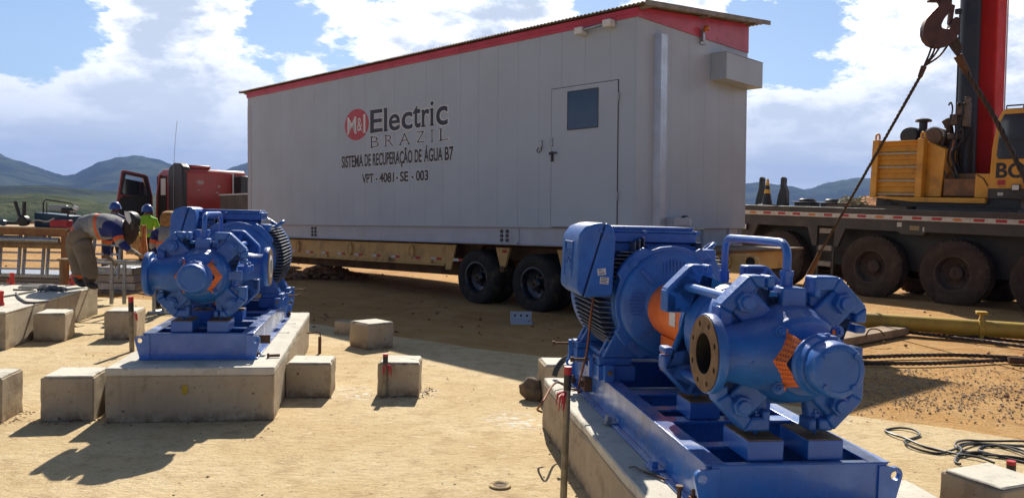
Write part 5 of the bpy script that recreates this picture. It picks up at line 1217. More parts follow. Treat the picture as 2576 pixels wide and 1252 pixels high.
    MB().tube(smoothpath([(0, 0, .18), (.005, 0, .225), (-.04, 0, .235), (-.12, .02, .22), (-.2, .03, .24)], 5), .007, 6).build('wire', COPPER, T)
    # copper earthing lead of the near pump
    P1 = pump1
    Mx = Matrix.Translation((*PUMPS[1]['loc'], .376)) @ Matrix.Rotation(PUMPS[1]['rz'], 4, 'Z')
    lead = [Mx @ Vector(p) for p in [(-.49, 1.70, .73), (-.505, 1.70, .60), (-.50, 1.78, .40), (-.49, 1.92, .25), (-.487, 2.03, .12), (-.49, 2.04, .05)]] + [gp(1461, 979, .385), gp(1440, 978, .386), gp(1417, 967, .40), gp(1401, 961, .42), gp(1385, 975, .40), gp(1368, 1005, .385), gp(1356, 1022, .33), gp(1352, 1030, .29), gp(1364, 1036, .27)]
    tag(MB().tube(smoothpath(lead, 6), .0075, 8).build('earthing_lead', COPPER), 'brown copper lead hanging from the terminal box of the near pump', 'cable')
    # rock and black hose at the plinth's far corner
    bm = bmesh.new(); bmesh.ops.create_icosphere(bm, subdivisions=3, radius=.11)
    for v in bm.verts: v.co = Vector((v.co.x * 1.0, v.co.y * .8, v.co.z * .95)) * (1 + .35 * noise.noise(v.co * 11) + .2 * noise.noise(v.co * 25))
    me = bpy.data.meshes.new('rock'); bm.to_mesh(me); bm.free(); o = link_mesh('rock', me, pm('brown_rock', (.17, .12, .07), (.10, .075, .05), 12, .9, .5), None); o.location = gp(1342, 1012) + Vector((0, .1, .085)); tag(o, 'brown rock lying against the far corner of the near plinth', 'rock')
    tag(MB().tube(smoothpath([gp(1395, 945, .40), gp(1402, 925, .46), gp(1418, 905, .52), gp(1440, 893, .56), gp(1452, 890, .50)], 6), .022, 8).build('black_hose', BLACK), 'black hose bent over the far end of the near plinth', 'hose')
    # cup-shaped hollow
    o = MB().lathe([(.060, .003), (.066, .012), (.060, .016), (.046, .012), (.040, .004), (.01, .0035)], 'z', (0, 0, 0), 24).build('floor_socket', SLABM); MB().lathe([(.045, .0045), (.045, .0052)], 'z', (0, 0, 0), 20).build('socket_hole', pm('socket_earth', (.16, .10, .055), (.10, .065, .035), 12, .9, .3), o); o.location = gp(1258, 1223); tag(o, 'round socket in the slab near the lower edge', 'socket')
    # small bent wires and bolts on the near plinth
    wr = [Mx @ Vector(p) for p in [(-.555, .62, .006), (-.53, .60, .014), (-.52, .57, .012), (-.48, .50, .010), (-.445, .42, .016), (-.42, .38, .008), (-.44, .42, .010), (-.47, .48, .008), (-.51, .53, .012)]]
    tag(MB().tube(smoothpath(wr, 5), .0035, 5).build('tie_wire', RUST), 'twisted rusty tie wire lying on the near plinth', 'wire')
    for (x, y, l) in ((-.455, .185, .05),):
        T = MB().cyl((x, y, .002), (x, y, l), .010, 8).lathe([(.018, l), (.018, l + .014)], 'z', (x, y, 0), 6).build('loose_bolt', RUST); T.data.transform(Mx); tag(T, 'rusty bolt standing by the front corner of the near pump', 'bolt')
    Ml = Matrix.Translation((*PUMPS[0]['loc'], .405)) @ Matrix.Rotation(PUMPS[0]['rz'], 4, 'Z')
    T = MB().cyl((.51, .08, .018), (.60, .10, .018), .012, 8).lathe([(.02, .505), (.02, .52)], 'x', (0, .08, .02), 6).build('loose_bolt', RUST); T.data.transform(Ml); tag(T, 'bolt lying on its side on the left plinth', 'bolt')
yard()

# loose stones: too many to count
def stones(name, lab, n, region, rmin, rmax, mat, seed):
    rn = random.Random(seed); bm = bmesh.new()
    proto = bmesh.new(); bmesh.ops.create_icosphere(proto, subdivisions=1, radius=1); pv = [v.co.copy() for v in proto.verts]; pf = [[v.index for v in f.verts] for f in proto.faces]; proto.free()
    for _ in range(n):
        p = region(rn)
        if p is None: continue
        r = rmin + (rmax - rmin) * rn.random() ** 2.5; M = Matrix.Rotation(rn.random() * 6.28, 3, 'Z') @ Matrix.Rotation(rn.random() * 1.0, 3, 'X') @ Matrix.Diagonal((1, .5 + .5 * rn.random(), .35 + .3 * rn.random()))
        vs = [bm.verts.new(p + (M @ (c * (1 + rn.uniform(-.28, .28)))) * r + Vector((0, 0, r * .15))) for c in pv]
        for f in pf: bm.faces.new([vs[i] for i in f])
    me = bpy.data.meshes.new(name); bm.to_mesh(me); bm.free(); o = link_mesh(name, me, mat, smooth=False); tag(o, lab, 'stones', kind='stuff'); return o
def gravel_region(rn):
    u = rn.uniform(2060, 2600); v = rn.uniform(925, 1070); k = noise.noise(Vector((u * .012, v * .03, 0)))
    c = 960 + (u - 2060) * .05; 
    if rn.random() > math.exp(-((v - c) / 55) ** 2) * (.7 + k): return None
    return gp(u, v)
stones('gravel', 'scattered grey brown gravel on the dirt at the right', 9000, gravel_region, .003, .015, pm('gravel_stone', (.42, .31, .20), (.30, .23, .155), 4, .9, .2), 3)
def yard_region(rn):
    x, y = rn.uniform(-14, 12), rn.uniform(6, 24); p = Vector((x, y, 0))
    if y < 14 - .62 * x - 5.0 - (0 if x > -3 else 2): return None
    return p if noise.noise(p * .5) > -.1 else None
stones('loose_stones', 'small stones and clods scattered over the red dirt', 3400, yard_region, .005, .036, pm('dirt_clod', (.30, .16, .08), (.20, .11, .06), 3, .95, .2), 5)
SKIRTS = [((-3.40, 5.71), (-3.05, 5.78)), ((-1.88, 6.65), (-1.5, 6.69)), ((-1.14, 6.78), (-.76, 6.80)), ((-.76, 6.8), (-.72, 7.15)), ((-2.97, 5.73), (-1.78, 5.93)), ((-1.78, 5.93), (-2.3, 8.9)), ((.62, 2.6), (.28, 5.95)), ((-3.98, 5.59), (-3.62, 5.65)), ((-3.6, 5.66), (-3.66, 6.0)), ((-4.77, 9.28), (-4.4, 9.35)), ((-5.4, 8.45), (-5.95, 11.4)), ((-1.62, 9.04), (-1.36, 9.3)), ((2.2, 4.0), (2.36, 3.7))]
def slab_region(rn):
    if rn.random() < .55:
        a, c = rn.choice(SKIRTS); q = rn.random(); return Vector((a[0] + (c[0] - a[0]) * q + rn.gauss(0, .04), a[1] + (c[1] - a[1]) * q + rn.gauss(0, .04), .002))
    x, y = rn.uniform(-4.5, 4), rn.uniform(3.2, 9.5); p = Vector((x, y, .002)); return p if noise.noise(p * .8) > .05 and y < 8.4 - .6 * x else None
stones('slab_crumbs', 'crumbs and chips scattered over the pale slab', 2200, slab_region, .003, .013, pm('slab_chip', (.40, .29, .17), (.2, .14, .09), 3, .95), 6)
def heap_region(rn):
    a = rn.gauss(0, 1); u = 815 + 55 * a; p = gp(u, 700); p.y += rn.uniform(-.6, .6); h = .30 * math.exp(-((u - 815) / 60) ** 2) * rn.random(); p.z = h; return p
o = stones('dirt_heap', 'low heap of dark clods under the trailer', 900, heap_region, .02, .12, MATS['dirt_clod'], 9)

# ================================================================= CORNER WITH THE WORKERS
def corner():
    # rods, gloves and caps on the bare plinth
    zt = .415
    z = lambda u, v, h=0: gp(u, v, zt + h)
    cv = lambda u, v: (u * .20096, (840 + v * .3195) / 1.59)         # picture of the corner
    Q = lambda u, v, h=0: z(*cv(u, v), h)
    tag(MB().tube([Q(165, 995, .012), Q(420, 1000, .012)], .011, 8).build('steel_rod', CARR), 'short black rod lying on the bare plinth under the gloves', 'rod')
    tag(MB().tube([Q(-60, 1095, .014), Q(200, 1055, .014), Q(440, 1010, .02)], .013, 8).build('steel_rod', CARR), 'long straight black rod lying on the bare plinth', 'rod')
    tag(MB().tube(smoothpath([Q(200, 1040, .012), Q(240, 1100, .012), Q(300, 1140, .012), Q(370, 1160, .012), Q(600, 1140, .012)], 5), .016, 8).build('bent_rod', CARR), 'bent black rod lying at the edge of the bare plinth', 'rod')
    b = MB()
    for k in range(13):
        rn = random.Random(k); p = Q(420 + 330 * rn.random(), 960 + 45 * rn.random(), .02); b.tube(smoothpath([p, p + Vector((.05, .03, .02)), p + Vector((.11 + .05 * rn.random(), -.03, .01))], 4), .024, 7)
    tag(b.build('work_gloves', pm('grey_glove', (.25, .24, .23), (.12, .11, .10), 20, .9, .2)), 'crumpled grey work gloves on the bare plinth', 'gloves')
    tag(MB().lathe([(.23, .001), (.24, .012), (.20, .03), (.02, .035)], 'z', Q(480, 965) , 24, Matrix.Identity(4)).build('rubber_mat', pm('mat_grey', (.10, .095, .085), (.07, .065, .06), 8, .8)), 'grey round rubber sheet under the gloves', 'mat')
    for (u, v, lab) in ((150, 932, 'red cap standing on the far edge of the bare plinth, left one'), (915, 940, 'dark red cap standing by the boots of the bending worker'), (10, 1195, 'red cap cut off by the left edge of the picture')):
        p = Q(u, v); T = empty('bolt_cap', p, 0, lab, 'cap', 'red caps on the bare plinth'); MB().lathe([(.034, 0), (.038, .02), (.028, .05), (.027, .13), (.032, .135), (.032, .165), (.02, .17)], 'z', (0, 0, 0), 12).build('cap', REDCAP, T)
        MB().tube([(-.03, 0, .10), (-.05, -.02, .06), (-.06, 0, .03)], .010, 5).build('tape_end', REDCAP, T)
    # trestle table with tools
    zb = .90; Yt = 13.2
    a, c = at(-60, 577, Yt), at(150, 577, Yt); x0, x1 = a.x, c.x; zt2 = c.z
    T = empty('work_table', (x1, Yt, 0), 0, 'plywood topped work table with a brown steel frame beside the bending worker', 'table')
    L = x1 - x0 + 1.2
    MB().box(-L, .08, 0, 1.4, zt2 - .001, zt2 + .025).build('table_top', PLY, T, .004)
    MB().box(-L, .10, .01, .06, zt2 - .11, zt2 - .0015).box(-L, .10, 1.34, 1.39, zt2 - .11, zt2 - .0015).build('table_rail', BROWNP, T, .004)
    for x in (.02, -L + .05):
        for y in (.0, 1.30): MB().box(x, x + .10, y, y + .08, 0, zt2 - .002 if x < 0 else zt2 - .115).build('leg', BROWNP, T, .005)
    MB().cyl((-L, -.05, zt2 - .18), (.02, -.05, zt2 - .18), .045, 12).build('cross_tube', GALV, T); MB().cyl((-L, .10, zt2 - .27), (.02, .10, zt2 - .27), .06, 12).build('cross_tube', WOOD, T)
    # cable ladders leaning under it
    def ladder(p, w, h, lean, lab, rz=0, rungs=5):
        T = empty('cable_ladder', p, rz, lab, 'cable ladder', 'galvanised cable ladders'); M = Matrix.Rotation(lean, 4, 'X')
        for s in (-1, 1):
            o = MB().box(*sorted((s * w / 2, s * (w / 2 + .028))), -.035, .035, 0, h, M).build('side_rail', GALV, T, .003)
            b = MB()
            for k in range(int(h / .09)): b.box(s * (w / 2 + .010), s * (w / 2 + .010) + .012, -.0365, -.0353, .05 + k * .09, .075 + k * .09, M)
            b.build('rail_slots', pm('slot_blue', (.10, .17, .30), (.08, .14, .26), 9, .5), o, smooth=False)
        for k in range(rungs): MB().box(-w / 2, w / 2, -.02, .02, h * (k + .6) / rungs, h * (k + .6) / rungs + .03, M).build('rung', GALV, T, .002)
        return T
    for k, (u, lean) in enumerate(((22, -.1), (82, -.12), (142, -.11), (-36, -.1))):
        p = at(u, 690, 14.0); ladder((p.x, 14.0, p.z), .31, .72, lean, ['galvanised cable ladder leaning under the table, left of the middle', 'galvanised cable ladder leaning in the middle under the table', 'galvanised cable ladder leaning under the table beside its brown leg', 'galvanised cable ladder leaning under the table at the left edge'][k], .0)
    p = at(262, 700, 13.6); ladder((p.x, 13.6, p.z), .42, .78, -.22, 'galvanised cable ladder leaning behind the bending worker\'s hands', .05)
    # stacked trays and channels behind
    for k in range(5):
        p = at(-60, 684 + k * 11, 14.6); q_ = at(235, 684 + k * 11, 14.6)
        tag(MB().box(p.x, q_.x, 14.3 + .05 * k, 15.2, p.z - .05, p.z + .02).build('cable_tray', pm('tray_brown', (.22, .15, .10), (.30, .27, .23), 1.5, .7) if k % 2 else GALV, None, .006), ['uppermost', 'second', 'middle', 'fourth', 'lowest'][k] + ' of the long trays stacked behind the bare plinth', 'cable tray', 'stacked cable trays')
    for k in range(5):
        p = at(245, 672 + k * 20, 14.4); q_ = at(345, 672 + k * 20, 14.4)
        tag(MB().box(p.x, q_.x, 14.2 + .06 * k, 14.9, p.z - .11, p.z + .02).build('cable_tray', GALV if k % 2 == 0 else pm('tray_pale', (.36, .34, .31), (.28, .25, .22), 2, .6), None, .008), ['top', 'second', 'middle', 'fourth', 'bottom'][k] + ' short tray in the pile behind the standing tube frame', 'cable tray', 'short cable trays')
    # tube frame the workers stoop over
    Y = 11.5; g = lambda u, v, y=Y: at(u, v, y)
    T = empty('ladder_frame', (0, 0, 0), 0, 'galvanised ladder frame the bending worker is working on', 'frame')
    MB().tube([g(244, 654), g(300, 658), g(362, 662)], .024, 10).build('top_tube', GALV, T)
    for u in (281, 313): MB().box(-.022, .022, -.02, .02, -.60, 0).build('post', GALV, T, .003).location = g(u, 661)
    T2 = empty('ladder_frame', (0, 0, 0), 0, 'galvanised ladder section lying on the ground beside the left plinth', 'frame')
    a, c = g(372, 768), g(430, 776); e = Vector((.3, 1.1, 0)); a.z = c.z = .03
    for q_ in (a, a + e): MB().tube([q_, q_ + (c - a) * 2.0], .022, 8).build('side_rail', GALV, T2)
    for t in (.0, .55, 1.1, 1.6): MB().tube([a + (c - a) * t, a + (c - a) * t + e], .020, 8).build('rung', GALV, T2)
    for t in (.2, .62): MB().box(-.022, .022, -.02, .02, 0, .42).build('post', GALV, T2, .003).location = a + (c - a) * t + Vector((0, .05, 0))
    # wooden trestle and welding box on the table
    p = at(176, 655, 12.9); T = empty('wooden_stool', (p.x, 12.9, 0), 0, 'small pale wooden stool half hidden behind the bending worker', 'stool')
    MB().box(-.16, .16, -.1, .1, p.z - .0, p.z + .03).build('seat', WOOD, T, .004)
    for x in (-.13, .10): MB().box(x, x + .035, -.08, -.04, 0, p.z - .001).build('leg', WOOD, T, .003)
    K = lambda u, v, y: at(*cv(u, v), y)
    a, c = K(425, 25, 13.5), K(840, 265, 13.5)
    tb = empty('tool_chest', (a.x, 13.5, zt2 + .026), 0, 'dark blue steel chest standing on the work table', 'tool chest'); w, h = c.x - a.x, a.z - zt2 - .03
    o = MB().prism([(0, 0), (w, 0), (w, h * .82), (.0, h)], 'y', 0, .45).build('chest_body', TRUNK_B, tb, .012); MB().box(.02, w - .02, -.006, -.0005, h * .55, h * .565).box(w * .5, w * .505, -.006, -.0005, .02, h * .8).build('lid_seam', BLACK, o)
    tag(MB().box(*[v for v in (K(640, 200, 13.3).x, K(850, 200, 13.3).x)], 13.25, 13.45, zt2 + .026, zt2 + .155).build('red_case', pm('case_red', (.40, .02, .03), (.33, .015, .025), 8, .45), None, .01), 'red case on the work table in front of the blue chest', 'case')
    # carrying rack with lamp on the chest
    tpz = zt2 + .026 + h
    T = empty('equipment_rack', (a.x, 13.6, tpz - .03), 0, 'black wire frame holding clear pack on top of the blue chest', 'tool frame')
    MB().tube([(.10, 0, 0), (.10, 0, .20), (.14, 0, .25), (.60, .0, .19), (.64, 0, .14), (.64, 0, 0)], .012, 6).build('wire_frame', BLACK, T); MB().tube([(.16, 0, 0), (.16, 0, .20)], .008, 6).build('wire_upright', BLACK, T); MB().tube([(.12, 0, .05), (.62, 0, .03)], .010, 6).build('wire_crossbar', BLACK, T)
    MB().box(.20, .52, -.04, .05, .06, .16).build('clear_pack', pm('clear_plastic', (.35, .40, .38), (.25, .3, .3), 12, .3), T, .02)
    T = empty('angle_grinder', (a.x + .62, 13.45, tpz - .07), 0, 'black and grey power tool lying on the right end of the blue chest', 'power tool')
    MB().lathe([(.03, -.12), (.05, -.10), (.05, .06), (.04, .10), (.02, .11)], 'x', (0, 0, .12), 14).build('tool_body', BLACK, T); MB().lathe([(.07, -.01), (.07, .01)], 'z', (.09, 0, .10), 18).build('disc', GALV, T); MB().cyl((-.02, 0, 0), (.0, 0, .10), .016, 8).build('side_handle', BLACK, T); MB().lathe([(.03, .09), (.035, .11), (.03, .17)], 'x', (0, -.02, .16), 12).build('tool_head', STICKER, T)
    # drill vice / pipe threader with two dark handles
    p = K(300, 270, 13.3); T = empty('pipe_threader', (p.x, 13.3, zt2 + .026), 0, 'black pipe threading tool with two upright handles on the work table', 'pipe tool')
    MB().lathe([(.06, -.09), (.09, -.06), (.09, .04), (.05, .08)], 'y', (0, 0, .10), 16).build('tool_head', BLACK, T)
    for dx, t in ((-.20, -.24), (.0, .02)): MB().cyl((dx * .3, 0, .14), (dx * .3 + math.sin(t) * .36, 0, .16 + .26), .030, 10).build('handle', BLACK, T)
    MB().tube(smoothpath([(.1, 0, .08), (.25, -.05, .12), (.42, -.05, .10), (.55, -.08, .15)], 5), .014, 6).build('lever', GALV, T); MB().tube(smoothpath([(-.05, 0, .06), (-.3, -.03, .06), (-.55, 0, .09), (-.85, .05, .10)], 5), .03, 8).build('hose', BLACK, T); MB().lathe([(.05, -.05), (.055, 0), (.04, .06)], 'y', (-.30, -.06, .06), 12).build('blue_end', TRUNK_B, T)
corner()

# ================================================================= WORKERS
SHIRT = pm('grey_work_shirt', (.25, .25, .255), (.19, .19, .195), 7, .9, .15, 25); SLEEVE = pm('blue_sleeve', (.012, .022, .14), (.010, .017, .10), 7, .85, .15, 25); HIVIS = pm('orange_band', (.72, .12, .02), (.6, .1, .02), 14, .7)
REFL = pm('reflective_band', (.32, .30, .25), (.25, .24, .2), 20, .5); TROU = pm('brown_grey_trousers', (.185, .145, .10), (.145, .113, .078), 5, .95, .2, 22); SKIN = pm('brown_skin', (.20, .095, .055), (.16, .075, .045), 9, .6)
GLOVE = pm('leather_glove', (.26, .20, .13), (.18, .13, .085), 14, .85, .2); BOOT = pm('dark_boot', (.025, .020, .017), (.05, .04, .03), 12, .7); LIME = pm('lime_vest', (.30, .62, .02), (.26, .55, .02), 8, .8); DTROU = pm('dark_trousers', (.032, .030, .028), (.022, .02, .02), 6, .95, .2, 22)
HELM = pm('blue_helmet', (.03, .09, .33), (.025, .075, .28), 6, .3, coat=.4); HOOD = pm('dark_hood', (.06, .035, .022), (.04, .022, .015), 8, .9, .2); OHAIR = pm('orange_hood', (.45, .20, .03), (.2, .1, .03), 20, .8)
def body(name, joints, bones, paint, parent):
    """one continuous skinned figure; paint(face centre) names the clothing material"""
    bm = bmesh.new(); sk = bm.verts.layers.skin.verify(); V = {}
    for i, (k, (p, r)) in enumerate(joints.items()):
        v = bm.verts.new(p); V[k] = v; rr = r if isinstance(r, tuple) else (r, r); v[sk].radius = rr; v[sk].use_root = (i == 0)
    for a, c in bones: bm.edges.new((V[a], V[c]))
    me = bpy.data.meshes.new(name); bm.to_mesh(me); bm.free(); o = bpy.data.objects.new(name, me); COL.objects.link(o)
    m = o.modifiers.new('skin', 'SKIN'); m.use_smooth_shade = True; s = o.modifiers.new('sub', 'SUBSURF'); s.levels = s.render_levels = 2
    dg = bpy.context.evaluated_depsgraph_get(); dg.update(); ev = bpy.data.meshes.new_from_object(o.evaluated_get(dg)); bpy.data.objects.remove(o); ev.name = name
    for v in ev.vertices:                                                 # folds in the cloth
        n_ = noise.noise(v.co * 16) * .009 + noise.noise(v.co * 37) * .004; v.co += Vector(v.normal) * n_
    mats = [SHIRT, SLEEVE, HIVIS, REFL, TROU, SKIN, GLOVE, BOOT, LIME, DTROU]
    ev.materials.clear(); o = link_mesh(name, ev, mats, parent, ang=180)
    pts = {k: Vector(p) for k, (p, r) in joints.items()}
    for f in ev.polygons:
        best = None
        for a, c in bones:
            A, B = pts[a], pts[c]; t = max(0, min(1, (f.center - A).dot(B - A) / (B - A).length_squared)); dd = (f.center - (A + (B - A) * t)).length
            if best is None or dd < best[0]: best = (dd, a, c, t)
        f.material_index = mats.index(paint(best[1], best[2], best[3], f.center))
    return o
def hand(J, Bn, key, wrist, dirv, side, s=1.0):
    """palm with four curled fingers and a thumb leaving its side"""
    d = Vector(dirv).normalized(); sd_ = Vector(side).normalized(); n_ = d.cross(sd_)
    w = Vector(wrist); palm = w + d * .08 * s; J[key + 'palm'] = (palm, (.040 * s, .024 * s)); Bn.append((key + 'wrist', key + 'palm'))
    for i, (off, ln) in enumerate(((-.030, .075), (-.010, .085), (.010, .08), (.030, .062))):
        a = palm + sd_ * off * s + d * .035 * s; b_ = a + (d * .7 + n_ * .5).normalized() * ln * .55 * s; c = b_ + (d * .1 + n_ * .95).normalized() * ln * .5 * s
        J[f'{key}f{i}a'] = (a, .012 * s); J[f'{key}f{i}b'] = (b_, .0105 * s); J[f'{key}f{i}c'] = (c, .009 * s); Bn += [(key + 'palm', f'{key}f{i}a'), (f'{key}f{i}a', f'{key}f{i}b'), (f'{key}f{i}b', f'{key}f{i}c')]
    t = w + d * .035 * s - sd_ * .035 * s; J[key + 'ta'] = (t, .013 * s); J[key + 'tb'] = (t + (d - sd_ * .5 + n_ * .5).normalized() * .05 * s, .011 * s); Bn += [(key + 'wrist', key + 'ta'), (key + 'ta', key + 'tb')]
def helmet(parent, c, tilt, mat, brim, s=1.0):
    M = Matrix.Translation(c) @ tilt
    h = MB().lathe([(.150 * s, -.02), (.142 * s, -.005), (.138 * s, .03), (.125 * s, .07), (.09 * s, .11), (.045 * s, .128), (.005, .132)], 'z', (0, 0, 0), 24, M)
    h.box(-.012 * s, .012 * s, -.12 * s, .12 * s, .085, .135, M).prism([(.10 * math.cos(a) * s, (.14 + .07 * math.sin(a)) * brim * s) for a in np.linspace(0, math.pi, 9)], 'z', -.02, -.008, M)
    return h.build('helmet', mat, parent)

def worker_bending():
    Y = 11.0; p = lambda u, v, dy=0.0: at(u, v, Y + dy)
    J = {'pel': (p(193, 594), (.185, .19)), 'w': (p(216, 574), (.19, .19)), 'ch': (p(254, 568), (.215, .22)), 'up': (p(287, 564), (.185, .23)), 'nk': (p(311, 562, -.02), .075), 'hd': (p(324, 574, -.04), .085), 'chin': (p(329, 592, -.06), .07)}
    B = [('pel', 'w'), ('w', 'ch'), ('ch', 'up'), ('up', 'nk'), ('nk', 'hd'), ('hd', 'chin')]
    for s, dy, hip, kn, an, toe in (('n', -.13, (203, 608), (219, 650), (229, 697), (240, 706)), ('f', .13, (186, 606), (196, 653), (203, 697), (194, 704))):
        J[s + 'hip'] = (p(*hip, dy), (.145, .15)); J[s + 'kn'] = (p(*kn, dy), .125); J[s + 'sh'] = (p((kn[0] + an[0]) / 2, (kn[1] + an[1]) / 2, dy), .118); J[s + 'an'] = (p(*an, dy), .11)
        a = p(*an, dy); J[s + 'heel'] = (Vector((a.x - .04, a.y, .475)), .055); J[s + 'toe'] = (Vector((a.x + .13, a.y - .08, .465)), .045)
        B += [('pel', s + 'hip'), (s + 'hip', s + 'kn'), (s + 'kn', s + 'sh'), (s + 'sh', s + 'an'), (s + 'an', s + 'heel'), (s + 'heel', s + 'toe')]
    for s, dy, sh, el, wr in (('n', -.24, (291, 578), (302, 613), (332, 631)), ('f', .22, (272, 585), (268, 618), (268, 645))):
        J[s + 'shd'] = (p(*sh, dy), .085); J[s + 'el'] = (p(*el, dy * 1.1), .066); J[s + 'wrist'] = (p(*wr, dy * .9), .042); B += [('up', s + 'shd'), (s + 'shd', s + 'el'), (s + 'el', s + 'wrist')]
    hand(J, B, 'n', J['nwrist'][0], (.75, .05, -.45), (.1, 1, 0), 1.15); hand(J, B, 'f', J['fwrist'][0], (.75, -.1, -.35), (0, -1, 0), 1.15)
    def paint(a, c, t, q):
        k = a[0] if a[1:] in ('hip', 'kn', 'sh', 'an', 'heel', 'shd', 'el', 'wrist', 'palm') else ''
        if c in ('nhip', 'fhip') or a in ('nhip', 'fhip', 'nkn', 'fkn'): return TROU
        if a in ('nsh', 'fsh'): return HIVIS if (a == 'fsh' and t > .75) else TROU
        if a in ('nan', 'fan', 'nheel', 'fheel'): return BOOT
        if c in ('nshd', 'fshd'): return SLEEVE if t > .6 else SHIRT
        if a in ('nshd', 'fshd'): return SLEEVE if t < .55 else HIVIS if t < .78 else REFL
        if a in ('nel', 'fel'): return SLEEVE if t < .85 else GLOVE
        if 'palm' in c or 'palm' in a or 'f' in a and a[-1] in 'abc' or c.endswith(('ta', 'tb')): return GLOVE
        if (a, c) == ('nk', 'hd') or (a, c) == ('hd', 'chin'): return SKIN
        if (a, c) == ('w', 'ch'): return REFL if t > .72 else SHIRT
        if (a, c) == ('ch', 'up'): return HIVIS if t < .22 else SHIRT
        if (a, c) == ('pel', 'w'): return TROU if t < .35 else HIVIS if t < .5 else SHIRT
        return SHIRT
    T = empty('person', (0, 0, 0), 0, 'worker bending far forward in grey shirt with blue sleeves, standing on the bare plinth', 'person')
    body('body', J, B, paint, T)
    h = p(324, 573, -.04)
    b = MB(); M = Matrix.Translation(h + Vector((.0, 0, -.02))) @ Matrix.Rotation(R_(28), 4, 'Y')
    b.lathe([(.03, .13), (.09, .115), (.128, .06), (.14, .0), (.145, -.08), (.13, -.16), (.10, -.20), (.05, -.21)], 'z', (0, 0, 0), 22, M @ Matrix.Diagonal((1, .9, 1, 1))); b.build('hood', HOOD, T)
    Mv = Matrix.Translation(p(334, 552, -.05)) @ Matrix.Rotation(R_(20), 4, 'Y')
    MB().prism([(-.10, .09), (.0, .10), (.07, .05), (.10, -.10), (.05, -.16), (.0, -.06), (-.06, .02)], 'y', -.10, .10, Mv).build('welding_visor', BLACK, T, .03); MB().prism([(-.10, .085), (-.03, .09), (.035, .0), (.03, -.06), (-.02, -.03), (-.07, .03)], 'y', -.112, -.1005, Mv).build('visor_side', STICKER, T, .004)
worker_bending()

def worker_standing(u0, Y, lab, ground, top, mats, bend=0.0, arms=True, cap=HELM, wide=1.0):
    """seen from behind; bends slightly away from the viewer"""
    sh, pants, band, sleeve = mats; o = at(u0, 560, Y); x = o.x; Hh = top - ground; s = Hh / 1.72
    P = lambda dx, dy, z: Vector((x + dx * s, Y + dy * s + bend * max(0, z - .9), ground + z * s))
    J = {'pel': (P(0, 0, .92), (.155 * s * wide, .115 * s)), 'w': (P(0, .01, 1.08), (.15 * s * wide, .11 * s)), 'ch': (P(0, .0, 1.26), (.18 * s * wide, .125 * s)), 'up': (P(0, .0, 1.41), (.16 * s * wide, .10 * s)), 'nk': (P(0, .02, 1.50), .058 * s), 'hd': (P(0, .04, 1.60), .095 * s)}
    B = [('pel', 'w'), ('w', 'ch'), ('ch', 'up'), ('up', 'nk'), ('nk', 'hd')]
    for k, d in (('l', -1), ('r', 1)):
        J[k + 'hip'] = (P(.10 * d, 0, .86), .10 * s); J[k + 'kn'] = (P(.12 * d, .04, .48), .075 * s); J[k + 'an'] = (P(.13 * d, -.02, .10), .055 * s); J[k + 'toe'] = (P(.15 * d, .16, .035), .04 * s)
        B += [('pel', k + 'hip'), (k + 'hip', k + 'kn'), (k + 'kn', k + 'an'), (k + 'an', k + 'toe')]
        J[k + 'shd'] = (P(.20 * d * wide, .0, 1.39), .075 * s); J[k + 'el'] = (P(.27 * d, .04, 1.12), .055 * s); J[k + 'wrist'] = (P(.20 * d, .22, .96), .038 * s); B += [('up', k + 'shd'), (k + 'shd', k + 'el'), (k + 'el', k + 'wrist')]
        hand(J, B, k, J[k + 'wrist'][0], (-.2 * d, .8, -.3), (d, .2, 0), s)
    def paint(a, c, t, q):
        if c in ('lhip', 'rhip') or a in ('lhip', 'rhip', 'lkn', 'rkn'): return pants
        if a in ('lan', 'ran'): return BOOT
        if c in ('lshd', 'rshd'): return sleeve if t > .5 else sh
        if a in ('lshd', 'rshd'): return sleeve if t < .45 else band if t < .72 else REFL
        if a in ('lel', 'rel'): return sleeve if t < .8 else GLOVE
        if (a, c) == ('w', 'ch'): return REFL if t < .55 else band if t < .95 else sh
        if (a, c) in (('pel', 'w'),): return pants if t < .3 else sh
        if (a, c) == ('nk', 'hd'): return SKIN
        if a[0] in 'lr' and ('palm' in a or 'palm' in c or a[1] == 'f' or a[1] == 't' or c.endswith(('ta', 'tb'))): return GLOVE
        return sh
    T = empty('person', (0, 0, 0), 0, lab, 'person'); body('body', J, B, paint, T)
    if cap: helmet(T, J['hd'][0] + Vector((0, 0, .025 * s)), Matrix.Rotation(R_(6), 4, 'X'), cap, 1, .92 * s)
    return J, T
worker_standing(369, 17.5, 'worker in lime vest and blue helmet standing behind the bending man', 0, 1.56, (LIME, DTROU, LIME, LIME))
worker_standing(287, 17.0, 'worker of whom only the blue helmet shows above the bending man', 0, 1.60, (SHIRT, DTROU, HIVIS, SLEEVE))
J, T = worker_standing(417, 11.9, 'worker in grey shirt with blue sleeves and orange hood, half hidden by the left pump', 0, 1.47, (SHIRT, DTROU, HIVIS, SLEEVE), .12, cap=None, wide=1.1)
MB().lathe([(.04, .15), (.10, .12), (.13, .05), (.13, -.05), (.11, -.12)], 'z', J['hd'][0], 20).build('hood', OHAIR, T)
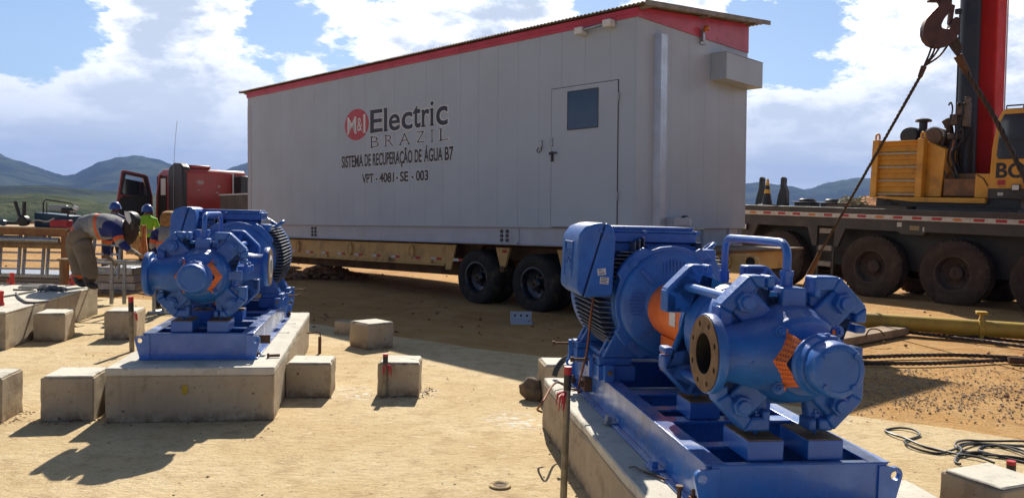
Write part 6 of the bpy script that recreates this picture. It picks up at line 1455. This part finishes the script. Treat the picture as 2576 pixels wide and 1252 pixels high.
# cloth strips hanging beside them
def cloth(name, u0, u1, v0, v1, Y, mat, lab):
    bm = bmesh.new(); n, m = 14, 18; a, c = at(u0, v0, Y), at(u1, v1, Y); g = []
    for j in range(m + 1):
        t = j / m; g.append([bm.verts.new((a.x + (c.x - a.x) * (i / n) + .03 * math.sin(t * 5 + i * .3) * t, Y + .035 * math.sin(i * 1.5 + t * 2.2) + .02 * math.sin(i * .7), a.z + (c.z - a.z) * t)) for i in range(n + 1)])
    for j in range(m):
        for i in range(n): bm.faces.new((g[j][i], g[j][i + 1], g[j + 1][i + 1], g[j + 1][i]))
    me = bpy.data.meshes.new(name); bm.to_mesh(me); bm.free(); o = link_mesh(name, me, mat, ang=180); s = o.modifiers.new('thick', 'SOLIDIFY'); s.thickness = .006; return tag(o, lab, 'cloth')
cloth('safety_netting', 353, 367, 566, 650, 12.6, pm('orange_netting', (.62, .25, .09), (.5, .18, .06), 16, .8), 'orange netting strip hanging between the workers')
cloth('yellow_cover', 330, 347, 560, 596, 13.0, pm('yellow_cloth', (.55, .36, .04), (.45, .28, .04), 12, .8), 'yellow cloth hanging behind the bending worker\'s hood')
cloth('tan_cover', 320, 352, 590, 640, 13.4, pm('tan_cloth', (.50, .30, .13), (.42, .25, .11), 9, .85), 'tan sheet hanging low behind the bending worker\'s hands')
# masts on the mountain
for u, v0, v1, lab in ((301, 383, 401, 'thin radio mast on the shoulder of the mountain at the left'),):
    p = at(u, v1, 4150); q_ = at(u, v0, 4150); T = MB().cyl(p - Vector((0, 0, 6)), q_, 1.1, 6, .6).build('radio_mast', GALV); tag(T, lab, 'mast')

# ---------------------------------------------------------------- air
hz = bpy.data.materials.new('haze'); hz.use_nodes = True; t = NT(hz.node_tree); t.n.remove(t.n['Principled BSDF'])
v = t.new('ShaderNodeVolumePrincipled'); v.inputs['Color'].default_value = (.20, .38, .86, 1); v.inputs['Density'].default_value = 1.5e-4; v.inputs['Anisotropy'].default_value = .0
t.l.new(v.outputs[0], t.n['Material Output'].inputs['Volume'])
b = MB().box(-9200, 9200, -9200, 9200, -80, 620); tag(b.build('haze', hz, smooth=False), 'pale blue haze lying over the valley and mountains', 'haze', kind='stuff')
